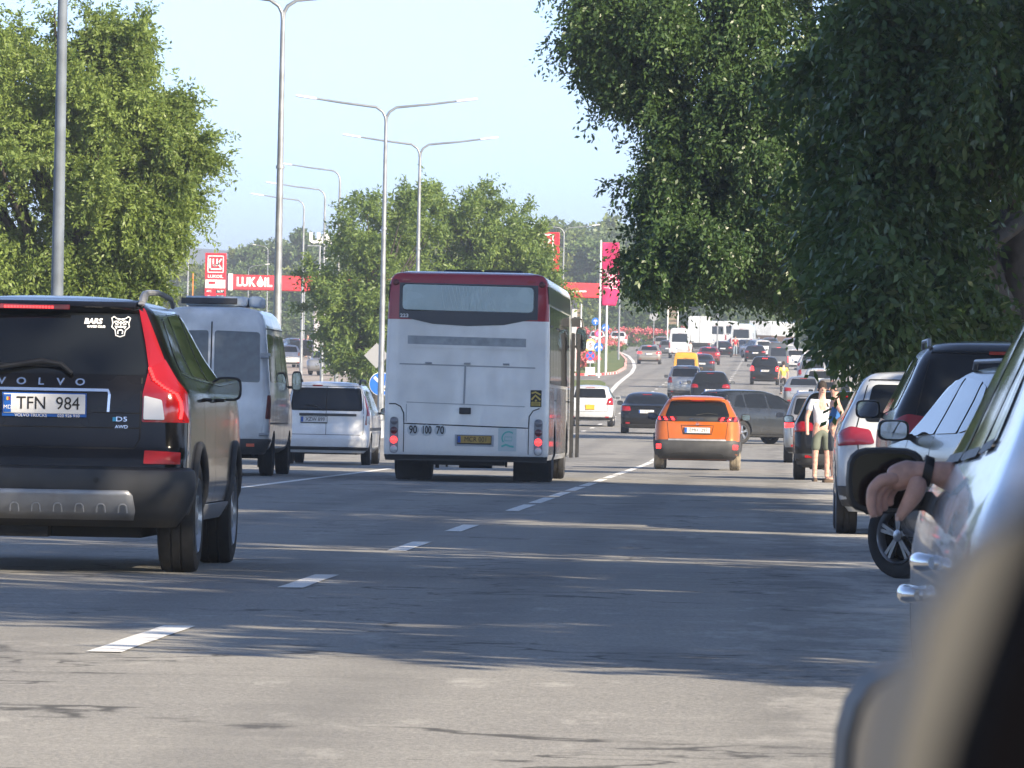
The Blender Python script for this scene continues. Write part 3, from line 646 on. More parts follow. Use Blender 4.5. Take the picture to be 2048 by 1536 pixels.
# ---------------------------------------------------------------- old white van and white estate
def old_van():
    D = 108.5; c = at(417, 950, D); c.z = H(D)
    root = empty('passenger_van', c, HEAD, 'dirty white high-roof passenger van with rear barn doors, ahead of the black SUV', 'van')
    pm = paint((.74, .76, .76), 0, .4, 'vanwhite', dirt=.2)
    prof = [(.36,.10,5.35,.80),(.46,.02,5.5,.93),(.7,.0,5.55,.96),(1.0,.01,5.45,.965),(1.15,.02,5.1,.965),(1.3,.03,4.75,.96),(1.5,.045,4.6,.945),(2.0,.08,4.2,.90),(2.25,.10,4.0,.875),(2.38,.12,3.9,.865),(2.45,.13,3.8,.845),(2.58,.17,3.6,.80),(2.66,.24,3.4,.70),(2.70,.4,3.1,.5),(2.715,.7,2.8,.25)]
    sh = Shell(prof, Rr=.11, bul=.02, crown=.015); W = .965; vs, fs = sh.mesh()
    me = do_arches(vs, fs, [(1.05, .40, .34), (4.6, .40, .34)], W, pm); place_mesh('body', me, root)
    for y in (1.05, 4.6):
        for sg in (-1, 1): wheel(root, sg*(W-.12), y, .34, .22, 6, rimmat=GREYP)
    vg = mat('van_glass', (.10, .118, .125), .2, var=.2, coat=.4)
    for sg in (-1, 1):
        dr = [(sg*.012, .62), (sg*.84, .62), (sg*.84, 2.30), (sg*.76, 2.44), (sg*.012, 2.46)]
        if sg < 0: dr = dr[::-1]
        do = decal(sh, 'r', dr, 'rear_door', pm, root, off=.010, rad=.05, rings=(1, .9, .6, .3), depth=.02)
        wp = [(sg*.05, 1.52), (sg*.80, 1.50), (sg*.78, 2.30), (sg*.05, 2.32)]
        if sg < 0: wp = wp[::-1]
        decal(sh, 'r', wp, 'door_window', vg, do, off=.018, rad=.05)
        if sg > 0:
            hd = MB(); hd.box((.07, -.03, 1.22), (.05, .03, .14)); hd.build('door_handle', BLACKP, do)
        for z in (.72, 1.95):
            hg = MB(); hg.box((sg*.87, .015, z-.05 if z < 1 else z), (.16, .05, .05)); hg.tube([(sg*.80, -.02, z-.05), (sg*.93, -.0, z-.05)], .02, 6); hg.build('door_hinge', GALV, do)
        tp = [(.90, .92), (1.03, .92), (1.04, 1.30), (.93, 1.30)]
        tp = tp if sg > 0 else mirrorp(tp)
        decal(sh, 'r', tp, 'tail_light', mat('dirty_red_lens', (.16, .03, .03), .3, var=.3), root, off=.012, rad=.02, dome=.01, depth=.02)
        sd = 'R' if sg > 0 else 'L'
        for (a, b) in ((.35, 1.5), (1.6, 2.75), (2.85, 3.6)):
            decal(sh, sd, [(a, 1.52), (b, 1.5), (b, 2.26), (a, 2.28)], 'side_window', GLASS, root, rad=.06)
        decal(sh, sd, [(3.7, 1.45), (4.55, 1.40), (4.1, 2.1), (3.7, 2.2)], 'side_window', GLASS, root, rad=.05)
        side_mirror(root, sg, .93, 4.35, 1.55, m=BLACKP, w=.17, h=.34)
        mf = MB(); mf.box((sg*.80, 1.36, .30), (.25, .012, .32)); mf.build('mud_flap', RUBBER, root)
        s2 = MB(); seam(sh, sd, [(.2, .85), (4.0, .85)], s2, wd=.03, off=.006); seam(sh, sd, [(.2, 2.36), (4.0, 2.36)], s2, wd=.02, off=.003); seam(sh, sd, [(3.65, 2.25), (3.65, .5)], s2, wd=.012); seam(sh, sd, [(2.4, 1.45), (2.4, .5)], s2, wd=.012); s2.build('side_moulding', GREYP, root, smooth=0)
    decal(sh, 'r', [(-1.08, .38), (1.08, .38), (1.08, .60), (-1.08, .60)], 'bumper', GREYP, root, off=.035, rad=.03, rings=(1, .95, .7), depth=.05)
    for sg in (-1, 1):
        rf = MB(); rf.box((sg*.66, -.04, .50), (.13, .02, .05)); rf.build('reflector', mat('orange_reflector', (.7, .12, .05), .3), root)
    ac = MB(); ac.box((.0, 1.4, 2.80), (1.0, 1.3, .16)); ac.box((.62, 1.4, 2.80), (.2, 1.0, .18)); ac.build('air_conditioner', mat('ac_unit', (.52, .60, .68), .5, var=.1), root, bevel=.05)
    q = MB(); q.box((-.1, .71, 2.80), (.9, .04, .09), Matrix.Rotation(-.4, 3, 'X')); q.build('vent_grille', GREYP, root)
    mb = MB(); seam(sh, 'r', [(0, .62), (0, 2.46)], mb, wd=.02, off=.014); mb.build('panel_seam', GAP, root, smooth=0)
    p = sh.P(-.5, .9); plate(root, -.45, p.y-.04, 1.0, 'CKA 218')
    ub = MB(); ub.box((0, 2.7, .36), (1.3, 4.6, .14)); ub.tube([(-.8, 1.05, .34), (.8, 1.05, .34)], .06, 8); ub.build('underbody', UNDER, root)
old_van()
def white_estate():
    D = 135; c = at(650, 930, D); c.z = H(D)
    root = empty('estate_car', c, HEAD, 'boxy white estate car with split rear doors, between the old van and the bus', 'car')
    pm = paint((.80, .82, .84), 0, .3, 'white_estate')
    prof = [(.24,.10,4.2,.76),(.36,.02,4.4,.86),(.52,0,4.45,.875),(.62,.03,4.45,.88),(.9,.05,4.3,.88),(1.0,.05,4.0,.875),(1.06,.06,3.4,.86),(1.15,.09,3.25,.83),(1.35,.15,2.9,.77),(1.5,.20,2.55,.72),(1.58,.25,2.35,.67),(1.63,.36,2.15,.56),(1.655,.7,1.9,.28)]
    sh = Shell(prof, Rr=.16, bul=.05, crown=.03); W = .88; vs, fs = sh.mesh()
    me = do_arches(vs, fs, [(.72, .35, .31), (3.62, .35, .31)], W, pm); place_mesh('body', me, root)
    for y in (.72, 3.62):
        for sg in (-1, 1): wheel(root, sg*(W-.11), y, .305, .19, 6, rimmat=SILVERP)
    decal(sh, 'r', [(-.74, 1.075), (.74, 1.075), (.70, 1.53), (-.70, 1.53)], 'window_surround', GAP, root, off=.004, rad=.06)
    for sg in (-1, 1):
        wp = [(sg*.008, 1.10), (sg*.70, 1.10), (sg*.66, 1.50), (sg*.008, 1.51)]
        if sg < 0: wp = wp[::-1]
        decal(sh, 'r', wp, 'rear_window', GLASS, root, off=.009, rad=.04)
        tp = [(.80, .80), (1.0, .80), (1.0, 1.12), (.94, 1.38), (.80, 1.38), (.84, 1.1)]
        decal(sh, 'r', tp if sg > 0 else mirrorp(tp), 'tail_light', REDL, root, off=.010, rad=.015, depth=.02)
        w2 = [(.83, .83), (.95, .83), (.95, .98), (.83, .98)]
        decal(sh, 'r', w2 if sg > 0 else mirrorp(w2), 'reversing_lamp', WHITEL, root, off=.016, rad=.01)
        sd = 'R' if sg > 0 else 'L'
        for p in ([(.40, 1.12), (1.05, 1.10), (1.05, 1.50), (.48, 1.50)], [(1.12, 1.10), (1.98, 1.09), (1.98, 1.53), (1.12, 1.51)], [(2.05, 1.09), (3.0, 1.07), (2.5, 1.48), (2.05, 1.53)]): decal(sh, sd, p, 'side_window', GLASS, root, rad=.04)
        side_mirror(root, sg, .85, 2.95, 1.08, m=BLACKP, w=.19, h=.14)
        rr = MB(); x = sg*.64; rr.tube([(x, .45, 1.61), (x, .55, 1.68), (x, .8, 1.69), (x, 2.1, 1.69), (x, 2.25, 1.64)], .024, 8); rr.build('roof_rail', BLACKP, root)
        s3 = MB(); seam(sh, sd, [(.3, .72), (3.9, .72)], s3, wd=.06, off=.007); s3.build('side_moulding', GREYP, root, smooth=0)
    mb = MB(); seam(sh, 'r', [(.0, .60), (.0, 1.56)], mb, wd=.010)
    seam(sh, 'r', [(-.76, .60), (.76, .60), (.76, 1.4), (.70, 1.56), (-.70, 1.56), (-.76, 1.4)], mb, close=True, wd=.010); mb.build('panel_seam', GAP, root, smooth=0)
    tr = MB(); seam(sh, 'r', [(-.55, .995), (.62, .995)], tr, wd=.05, off=.014); tr.build('trim_strip', GREYP, root, smooth=0)
    p = sh.P(-.25, .9); plate(root, -.24, p.y-.015, .90, 'XZW 899')
    decal(sh, 'r', [(-1.0, .30), (1.0, .30), (1.0, .36), (-1.0, .36)], 'bumper', BLACKP, root, off=.012, rad=.01)
    bl = MB(); p = sh.P(-.2, 1.58); bl.box((-.19, p.y-.02, 1.575), (.20, .03, .025)); bl.build('brake_light', REDL, root)
    wp = MB(); wp.tube([sh.P(-.04, 1.08)+Vector((0, -.03, 0)), sh.P(-.22, 1.17)+Vector((0, -.02, 0)), sh.P(-.42, 1.19)+Vector((0, -.02, 0))], .013, 6); wp.build('wiper', BLACKP, root)
    ub = MB(); ub.box((0, 2.1, .27), (1.2, 3.3, .12)); ub.tube([(-.7, .72, .31), (.7, .72, .31)], .045, 8); ub.build('underbody', UNDER, root)
white_estate()

# ---------------------------------------------------------------- bus
def bus():
    D = 105.0; c = at(930, 965, D); c.z = H(D)
    root = empty('city_bus', c, HEAD, 'white city bus with dark red top and its front doors open, in the middle lane', 'bus')
    pm = paint((.76, .77, .76), 0, .42, 'buswhite', dirt=.09)
    redp = paint((.34, .03, .045), 0, .35, 'busred')
    W = 1.27; Lb = 11.9
    prof = [(.36,.04,Lb,W-.03),(.45,.0,Lb,W),(1.0,.0,Lb,W),(2.0,.02,Lb,W-.01),(2.5,.03,Lb,W-.02),(3.02,.06,Lb-.05,W-.04),(3.14,.08,Lb-.1,W-.07),(3.22,.12,Lb-.2,W-.14),(3.26,.3,Lb-.4,W-.34)]
    sh = Shell(prof, Rr=.07, Rf=.2, bul=.05, crown=0); vs, fs = sh.mesh([.36, .40, .45, 2.51, 2.515] + [.5+i*.08 for i in range(31)] + [2.96, 3.0, 3.04, 3.08, 3.12, 3.15, 3.18, 3.20, 3.22, 3.24, 3.26])
    me = do_arches(vs, fs, [(3.1, .52, .47), (9.2, .52, .47)], W, pm); me.materials.append(redp); place_mesh('body', me, root)
    for p_ in me.polygons:
        if p_.material_index == 0 and p_.center.y < .22 and p_.center.z > 2.51 and p_.center.z < 3.245: p_.material_index = 2
    for sg in (-1, 1):
        for y in (3.1, 9.2): wheel(root, sg*(W-.16), y, .48, .28, 6, rimmat=GREYP)
        wheel(root, sg*(W-.47), 3.1, .48, .28, 0, rimmat=GREYP)
    # red crown: two corner blocks, top, dark window surround
    o1 = .006
    for sg in (-1, 1):
        mk = sh.P(sg*1.13, 3.08); m_ = MB(); m_.lathe([(-.03, .03), (-.012, .05), (.02, .05)], c=mk, axis='y', n=18); m_.build('marker_lamp', mat('dark_lamp', (.12, .03, .03), .3), root)
        m_ = MB(); m_.box(sh.P(sg*.97, 3.12)+Vector((0, -.015, 0)), (.12, .02, .03)); m_.build('marker_lamp', redp, root)
    decal(sh, 'r', [(-1.07, 2.53), (-.95, 2.53), (-.55, 2.445), (0, 2.42), (.55, 2.445), (.95, 2.53), (1.07, 2.53), (1.07, 3.065), (-1.07, 3.075)][::1], 'window_surround', mat('bus_grey', (.06, .065, .075), .45), root, off=o1+.004, rad=0, rings=(1, .9, .6, .3))
    decal(sh, 'r', [(-1.04, 2.645), (1.02, 2.63), (1.02, 3.045), (-1.04, 3.065)], 'rear_window', GLASS, root, off=o1+.010, rad=.07)
    cg = mat('curtained_glass', (.36, .46, .45), .25, var=.10, scale=3, coat=.5)
    gl = decal(sh, 'r', [(-1.02, 2.66), (1.00, 2.645), (1.00, 3.03), (-1.02, 3.05)], 'curtained_pane', cg, root, off=o1+.014, rad=.07)
    ct = MB(); rnd = random.Random(3)
    for i in range(14):
        x = -.42+i*.055+rnd.uniform(-.01, .01); seam(sh, 'r', [(x, 3.02), (x+rnd.uniform(0, .10), 2.68)], ct, wd=rnd.uniform(.004, .016), off=o1+.018)
    ct.build('curtain_fold', mat('curtain', (.46, .56, .55), .8), gl, smooth=0)
    # louvre recess
    decal(sh, 'r', [(-.93, 2.13), (.90, 2.11), (.90, 2.24), (-.93, 2.26)], 'louvre', mat('bus_louvre', (.30, .33, .35), .5, var=.2), root, off=.004, rad=.005)
    decal(sh, 'r', [(-.92, 2.08), (.90, 2.065), (.90, 2.10), (-.92, 2.115)], 'louvre_lip', pm, root, off=.016, rad=.005)
    mb = MB()
    seam(sh, 'r', [(-1.20, 1.20), (-1.10, 1.20), (-1.02, 1.16), (-.97, 1.06), (-.965, .90), (.965, .86), (.97, 1.04), (1.03, 1.13), (1.12, 1.165), (1.28, 1.165)], mb, wd=.018)
    seam(sh, 'r', [(-.965, .90), (-.965, .38)], mb, wd=.012); seam(sh, 'r', [(.965, .86), (.965, .38)], mb, wd=.012)
    mb.build('panel_seam', GAP, root, smooth=0)
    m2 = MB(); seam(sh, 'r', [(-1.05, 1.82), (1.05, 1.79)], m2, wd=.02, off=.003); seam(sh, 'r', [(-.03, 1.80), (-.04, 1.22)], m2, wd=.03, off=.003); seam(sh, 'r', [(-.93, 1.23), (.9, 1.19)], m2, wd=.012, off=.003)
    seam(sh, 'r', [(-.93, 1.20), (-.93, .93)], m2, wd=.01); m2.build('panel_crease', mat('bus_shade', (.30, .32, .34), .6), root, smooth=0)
    for hx in (-.6, 0, .6):
        hb = MB(); pz = sh.P(hx, 1.84); hb.box(pz+Vector((0, -.006, 0)), (.10, .012, .03)); hb.tube([pz+Vector((-.05, -.012, .0)), pz+Vector((.05, -.012, .0))], .01, 8); hb.build('hatch_hinge', MATS['bus_shade'], root)
    q = MB(); p = sh.P(-.02, 1.11); q.box(p+Vector((0, -.012, 0)), (.18, .03, .10)); q.build('door_latch', BLACKP, root, bevel=.01)
    for sg in (-1, 1):
        hp = [(1.05, .44), (1.18, .44), (1.18, 1.0), (1.05, 1.0)]
        ho = decal(sh, 'r', hp if sg > 0 else mirrorp(hp), 'lamp_housing', mat('lamp_grey', (.22, .23, .25), .5), root, off=.008, rad=.06)
        for k, (z, m_) in enumerate(((.935, mat('smoke_lens', (.16, .16, .18), .2, coat=.8)), (.79, mat('dark_red_lens', (.10, .02, .025), .2, coat=.8)), (.645, REDLIT), (.505, WHITEL))):
            l = MB(); p = sh.P(sg*1.115, z); l.lathe([(-.035, .01), (-.03, .03), (-.018, .05), (.0, .062), (.02, .062)], c=p, axis='y', n=22)
            l.build('tail_light', m_, ho, smooth=60)
    for i, t in enumerate(('90', '100', '70')):
        x = (-.82, -.61, -.40)[i]; s = MB(); p = sh.P(x, .80); s.lathe([(-.004, .09), (.004, .09)], c=p+Vector((0, -.004, 0)), axis='y', n=26); so_ = s.build('speed_sticker', mat('sticker_white', (.50, .54, .56), .5), root)
        text_on('sticker_lettering', t, .17, lambda a, cc, d: sh.P(x+a*(.6 if i == 1 else .75), .80+cc)+Vector((0, -.013-d, 0)), INK, so_, bold=.003)
    p = sh.P(.12, .68); fr = MB(); fr.box((.13, p.y+.0, .655), (.60, .02, .18)); fr.build('plate_recess', mat('bus_shade2', (.36, .39, .43), .5), root)
    plate(root, .13, p.y-.02, .67, 'MCR 001', m=mat('old_yellow_plate', (.36, .24, .06), .6, var=.3), frame=BLACKP)
    gs = mat('sticker_green', (.10, .42, .38), .5)
    st = decal(sh, 'r', [(.50, .50), (.78, .50), (.78, .86), (.50, .86)], 'rear_sticker', mat('sticker_clear', (.44, .52, .53), .5), root, off=.006, rad=.01)
    lo = MB(); cxx, czz = .66, .70
    seam(sh, 'r', [(cxx+.10*math.cos(R(a)), czz+.10*math.sin(R(a))) for a in range(50, 230, 12)], lo, wd=.022, off=.010); seam(sh, 'r', [(.60, .66), (.60, .72), (.71, .72), (.71, .66)], lo, wd=.010, off=.010, close=True); seam(sh, 'r', [(.55, .57), (.62, .60), (.68, .575), (.74, .57)], lo, wd=.030, off=.010)
    lo.build('sticker_emblem', gs, st, smooth=0)
    ws = decal(sh, 'r', [(.985, 1.19), (1.155, 1.19), (1.155, 1.45), (.985, 1.45)], 'warning_sticker', INK, root, off=.006, rad=.01)
    ye = mat('sticker_yellow', (.55, .42, .10), .5)
    decal(sh, 'r', [(1.0, 1.205), (1.14, 1.205), (1.14, 1.27), (1.0, 1.27)], 'sticker_panel', ye, ws, off=.011, rad=.0)
    a_ = MB(); seam(sh, 'r', [(1.0, 1.30), (1.06, 1.37), (1.14, 1.30)], a_, wd=.03, off=.011); seam(sh, 'r', [(1.0, 1.40), (1.06, 1.42), (1.14, 1.38)], a_, wd=.025, off=.011); seam(sh, 'r', [(1.06, 1.30), (1.08, 1.28)], a_, wd=.03, off=.011); a_.build('sticker_symbol', ye, ws, smooth=0)
    text_on('sticker_lettering', 'ANGLES', .03, lambda a, cc, d: sh.P(1.07+a, 1.25+cc)+Vector((0, -.014-d, 0)), INK, ws); text_on('sticker_lettering', 'MORTS', .03, lambda a, cc, d: sh.P(1.07+a, 1.22+cc)+Vector((0, -.014-d, 0)), INK, ws)
    text_on('fleet_number', '223', .075, lambda a, cc, d: sh.P(-.99+a*1.2, 2.565+cc)+Vector((0, -.022-d, 0)), WHITEI, root, bold=.002)
    # lower apron, flaps
    decal(sh, 'r', [(-1.28, .33), (1.28, .33), (1.28, .42), (-1.28, .42)], 'bumper', BLACKP, root, off=.01, rad=.01, rings=(1, .9))
    for sg in (-1, 1):
        mf = MB(); mf.box((sg*.92, 2.5, .25), (.55, .015, .46)); mf.build('mud_flap', RUBBER, root)
    ub = MB(); ub.box((0, 5.5, .40), (2.2, 10.5, .12)); ub.box((0, .7, .33), (1.2, 1.2, .12)); ub.tube([(-1, 3.1, .42), (1, 3.1, .42)], .10, 10); ub.box((.1, 1.4, .28), (.5, .5, .12)); ub.tube([(-.45, .3, .30), (-.45, .3, .22)], .03, 8)
    ub.box((-.3, .25, .30), (.03, .1, .12)); ub.box((.62, .25, .30), (.03, .1, .10)); ub.build('underbody', UNDER, root)
    for x in (-.22, .42):
        v = MB(); v.box((x, 3.2, 3.30), (.62, .8, .10)); v.build('roof_vent', BLACKP, root, bevel=.04)
    # side windows and side panels
    for sd, sg in (('L', -1), ('R', 1)):
        y = .7
        for k in range(7 if sg > 0 else 8):
            y0 = .45+k*1.4; y1 = y0+1.34
            if y1 > 11.3: break
            wo = decal(sh, sd, [(y0, 1.55), (y1, 1.55), (y1, 2.75), (y0, 2.75)], 'side_window', GLASS, root, off=.006, rad=.04)
            if k in (0, 2, 3, 5):
                tw = MB(); seam(sh, sd, [(y0+.1, 2.45), (y1-.1, 2.45)], tw, wd=.03, off=.010); tw.build('window_bar', BLACKP, wo, smooth=0)
        s2 = MB(); seam(sh, sd, [(.3, 1.3), (11, 1.3)], s2, wd=.02)
        for yy in (.42, 1.9, 4.6, 6.2, 7.8): seam(sh, sd, [(yy, 1.5), (yy, .42)], s2, wd=.02)
        s2.build('panel_seam', GAP, root, smooth=0)
        decal(sh, sd, [(.35, .45), (2.5, .45), (2.5, 1.5), (.35, 1.5)], 'side_panel', mat('silver_grey_panel', (.18, .19, .2), .25, metal=.3, var=.2, coat=.6), root, off=.004, rad=.02)
        decal(sh, sd, [(3.75, .45), (8.5, .45), (8.5, 1.5), (3.75, 1.5)], 'side_panel', MATS['silver_grey_panel'], root, off=.004, rad=.02)
        decal(sh, sd, [(.12, 2.78), (11.2, 2.78), (11.2, 3.05), (.12, 3.05)], 'roof_band', mat('dark_band', (.03, .032, .035), .3, coat=.5), root, off=.004, rad=.0)
    # open plug door leaves standing out at the front right
    for (x, y, sx, sy) in ((1.335, 9.9, .05, .62), (1.40, 11.0, .05, .62)):
        d = MB()
        for dz in (.40, 1.35, 2.42):
            d.box((x, y, dz), (sx+.0, sy+.0, .07))
        if sx < sy:
            for e in (-1, 1): d.box((x, y+e*sy/2, 1.41), (.045, .06, 2.1))
        else:
            for e in (-1, 1): d.box((x+e*sx/2*.4, y, 1.41), (.05, .05, 2.1))
        do = d.build('folding_door', BLACKP, root)
    dp = MB(); dp.box((1.335, 9.9, 1.9), (.02, .56, .95)); dp.box((1.335, 9.9, .88), (.02, .56, .85)); dp.box((1.40, 11.0, 1.9), (.02, .56, .95)); dp.box((1.40, 11.0, .88), (.02, .56, .85)); dp.build('door_pane', mat('tinted_pane', (.02, .025, .03), .08, coat=.4), root)
    mm = side_mirror(root, 1, 1.26, 11.75, 2.38, m=BLACKP, w=.19, h=.42)
    side_mirror(root, -1, 1.27, 11.75, 2.15, m=BLACKP, w=.22, h=.55)
    am = MB(); am.tube([(1.15, 11.7, 2.66), (1.3, 11.8, 2.75), (1.42, 11.85, 2.72), (1.45, 11.82, 2.55)], .018, 8); am.box((1.33, 11.4, 2.66), (.14, .3, .14)); am.build('mirror_arm', BLACKP, root)
    decal(sh, 'f', [(-1.1, 1.2), (1.1, 1.2), (1.1, 2.9), (-1.1, 2.9)], 'windscreen', GLASS, root, rad=.1)
    return root
bus()

# ---------------------------------------------------------------- other traffic: (kind, u, v of the wheels, turn, paint, options)
WHITE = paint((.54, .57, .60), 0, .3, 'white'); BLACK = paint((.008, .009, .011), 0, .2, 'blackcar'); GREY = paint((.12, .125, .13), .5, .35, 'grey')
SILV = paint((.40, .41, .42), .6, .32, 'silver'); BEIGE = paint((.36, .33, .29), .5, .35, 'beige'); MAROON = paint((.20, .02, .02), .3, .3, 'maroon')
DGREY = paint((.035, .042, .052), .4, .25, 'darkgrey'); YELL = paint((.62, .32, .03), 0, .35, 'yellow'); BLUEG = paint((.08, .12, .16), .4, .3, 'bluegrey')
def put(kind, u, v, pm, label, cat='car', turn=0, D=None, sc=1, **kw):
    g = sh_place(u, v, D); oh = KIND[kind]['wh'][0][0]
    rz = HEAD + turn; hd = Vector((-math.sin(rz), math.cos(rz), 0)); p = g - hd*oh*(1 if abs(turn) < 1.7 else 1)
    p.z = H(p.y); o = make_car(kind, p, rz, pm, label, cat, **kw)
    y1 = p.y+hd.y*3.6; o.rotation_euler.x = math.atan((H(y1+.01)-H(p.y))/3.6) if abs(turn) < .6 else 0
    if sc != 1: o.scale = (sc,)*3
    return o
TQ = 'cars queueing on the road ahead'; PK = 'cars parked along the right roadside'
put('hatch', 1180, 853, WHITE, 'white hatchback with yellow plate, just right of the bus doors', turn=.0, pl=PLATEY, name='hatchback_car', group=TQ)
put('sedan', 1293, 868, BLACK, 'low black coupe with silver mirror, between the white hatchback and the orange crossover', name='coupe_car', sc=.98, group=TQ, ptxt='K 17')
put('mpv', 1370, 800, SILV, 'silver hatchback with a dark lower bumper, left of the black SUV on the rising road', low=True, group=TQ, name='compact_car', ptxt='CGX 41')
put('suv', 1420, 806, BLACK, 'black SUV with roof rails behind the dark grey crossing car', 'suv', rails=1, sc=1.0, group=TQ, name='suv', ptxt='ABK 205', D=312)
put('van', 1371, 776, YELL, 'yellow van with a wide dark rear window, behind the silver compact', 'van', sc=.76, group=TQ, name='yellow_van')
put('sedan', 1403, 750, DGREY, 'dark sedan right beside the yellow van', group=TQ)
put('sedan', 1298, 728.5, BEIGE, 'beige-grey sedan alone on the climbing left lane', group=TQ, sc=1.05, lit=True)
vn = put('van', 1359, 717, WHITE, 'white minibus seen from behind with a pale roof unit, at the roundabout exit', 'van', group='white vans on the far road', name='minibus')
put('sedan', 1417, 729.5, MAROON, 'maroon sedan with a yellow plate, right of the white minibus', group=TQ, pl=PLATEY, lit=True)
put('sedan', 1445, 714, BLACK, 'black sedan below the row of white vans, left of the man in red', group=TQ)
put('hatch', 1236, 695, WHITE, 'white hatchback with lit lamps behind the flower beds, left of the dark SUV', group=TQ, lit=True, sc=1.1)
put('suv', 1194, 694, WHITE, 'white crossover behind the two blue round signs', group=TQ, name='crossover')
put('suv', 1267, 692, BLUEG, 'dark blue-grey SUV half hidden by the grey one, behind the red flowers', group=TQ, name='suv')
put('suv', 1292, 691, GREY, 'grey SUV in front of the red flower strip', 'suv', group=TQ, name='suv')
put('hatch', 1323, 705, BEIGE, 'small beige car just left of the white minibus', group=TQ)
put('hatch', 1335, 712, GREY, 'grey hatchback whose corner shows at the left wheel of the minibus', group=TQ, sc=.95)
put('mpv', 1529, 770, BLACK, 'black minivan with lit brake lights on the right lane uphill', 'minivan', lit=True, group=TQ, ptxt='HHM 318')
put('van', 1556, 744, GREY, 'dark grey van ahead of the black minivan', 'van', sc=.80, lit=True, group=TQ, name='van')
# parked far row on the right
for (k, u, v, pm, lb, kw) in (
    ('suv', 1489, 706, BLACK, 'black SUV at the head of the far parked row, right of the man in red', {}),
    ('hatch', 1502, 712, GREY, 'grey hatchback second in the far parked row', {'turn': .5}),
    ('suv', 1523, 717, WHITE, 'white and black SUV third in the far parked row, left of the grey van', {'turn': .35}),
    ('sedan', 1543, 714, BLACK, 'black sedan behind the roof of the grey van', {}),
    ('hatch', 1470, 690, WHITE, 'white hatchback in front of the white vans, behind the black sedan', {'D': 640}),
    ('sedan', 1515, 694, DGREY, 'dark sedan in the shade near the trailer', {'D': 650}),
    ('suv', 1540, 697, BLUEG, 'blue-grey SUV in the shade near the trailer', {'D': 640}),
    ('sedan', 1580, 706, SILV, 'silver sedan deep in the shade under the trees', {}),
    ('sedan', 1510, 724, BLACK, 'black sedan with its roof just above the black minivan', {}),
    ('hatch', 1592, 740, WHITE, 'white hatchback parked under the trees right of the grey van', {'sc': 1.05}),
    ('suv', 1622, 760, WHITE, 'white SUV with a dark rear window parked right of the black minivan', {'lit': False}),
    ('mpv', 1625, 779, SILV, 'pale silver minivan parked behind the man in yellow', {}),
    ('hatch', 1640, 800, WHITE, 'white hatchback parked with frosted looking roof behind the dark crossing car', {'sc': 1.05}),
    ('sedan', 1606, 818, SILV, 'bluish silver sedan parked at the nose of the dark crossing car', {'sc': 1.03}),
    ('mpv', 1668, 838, BEIGE, 'beige minivan parked behind the two men', {}),
    ('hatch', 1625, 872, GREY, 'grey hatchback parked just ahead of the silver car with lit lamp', {})):
    put(k, u, v, pm, lb, group=PK, **kw)
# dark car turning across the road
g = Vector((at(1478, 884, 203).x, 203, H(203)))
o = make_car('suv', g+Vector((-1.15, -1.35, 0)), R(-50), DGREY, 'dark grey crossover turning across the road behind the orange crossover', 'car', name='crossover', extras=True)
o.scale = (.96,)*3
# near parked row on the right
put('mpv', 1640, 925, SILV, 'silver car with a lit red tail lamp, parked just ahead of the black hatchback', lit=True, group=PK, name='compact_car', D=163)
bh = put('suv', 1684, 959, BLACK, 'black car with big tyres, boot open beside the two men', group=PK, low=True, name='hatchback_car', D=121, sc=.95)
wc = put('suv', 1848, 1068, WHITE, 'white crossover parked behind the open-booted black car, left of the tall black SUV', group=PK, low=True, name='crossover', D=64, sc=.92, lampm=mat('dull_red_lens', (.25, .02, .04), .2, coat=.8))
tb = put('suv', 2008, 1104, BLACK, 'tall black SUV with silver roof rails parked under the trees', 'suv', group=PK, rails=1, name='suv', D=53.3, turn=.012, sc=1.02, ptxt='YKA 551')
bm = put('hatch', 2190, 1158, paint((.012, .014, .018), .0, .2, 'graphite'), 'dark estate car with silver roof rails, front wheel turned out, nearest in the parked row', group=PK, rails=1, name='estate_car', D=43.4, turn=.13, sc=.95)
bm.scale = (1.06, 1.06, .95)
for ch in list(wc.children):
    if ch.name.startswith('door_mirror') and sum(v_.co.x for v_ in ch.data.vertices) < 0:
        for g2 in list(ch.children): bpy.data.objects.remove(g2)
        bpy.data.objects.remove(ch)
for ch in bm.children:
    if ch.name.startswith('wheel') and ch.location.x < 0 and ch.location.y > 2:
        ch.rotation_euler.z = R(30)
# left side, by the filling station
LF = 'cars parked by the filling station'
put('hatch', 662, 751, SILV, 'silver car facing the road, half hidden by the tree left of the bus', group=LF, turn=3.0)
put('hatch', 690, 716, WHITE, 'white car behind the silver one, half hidden by the tree', group=LF, turn=1.6)
put('sedan', 633, 717, BLACK, 'black sedan in front of the white station wall', group=LF, turn=1.4)
put('sedan', 592, 712, BLUEG, 'blue-grey car beside the old van roof', group=LF, turn=.3)
put('hatch', 575, 735, WHITE, 'white car just past the old van side', group=LF, turn=.2, lampm=ORANGEL)

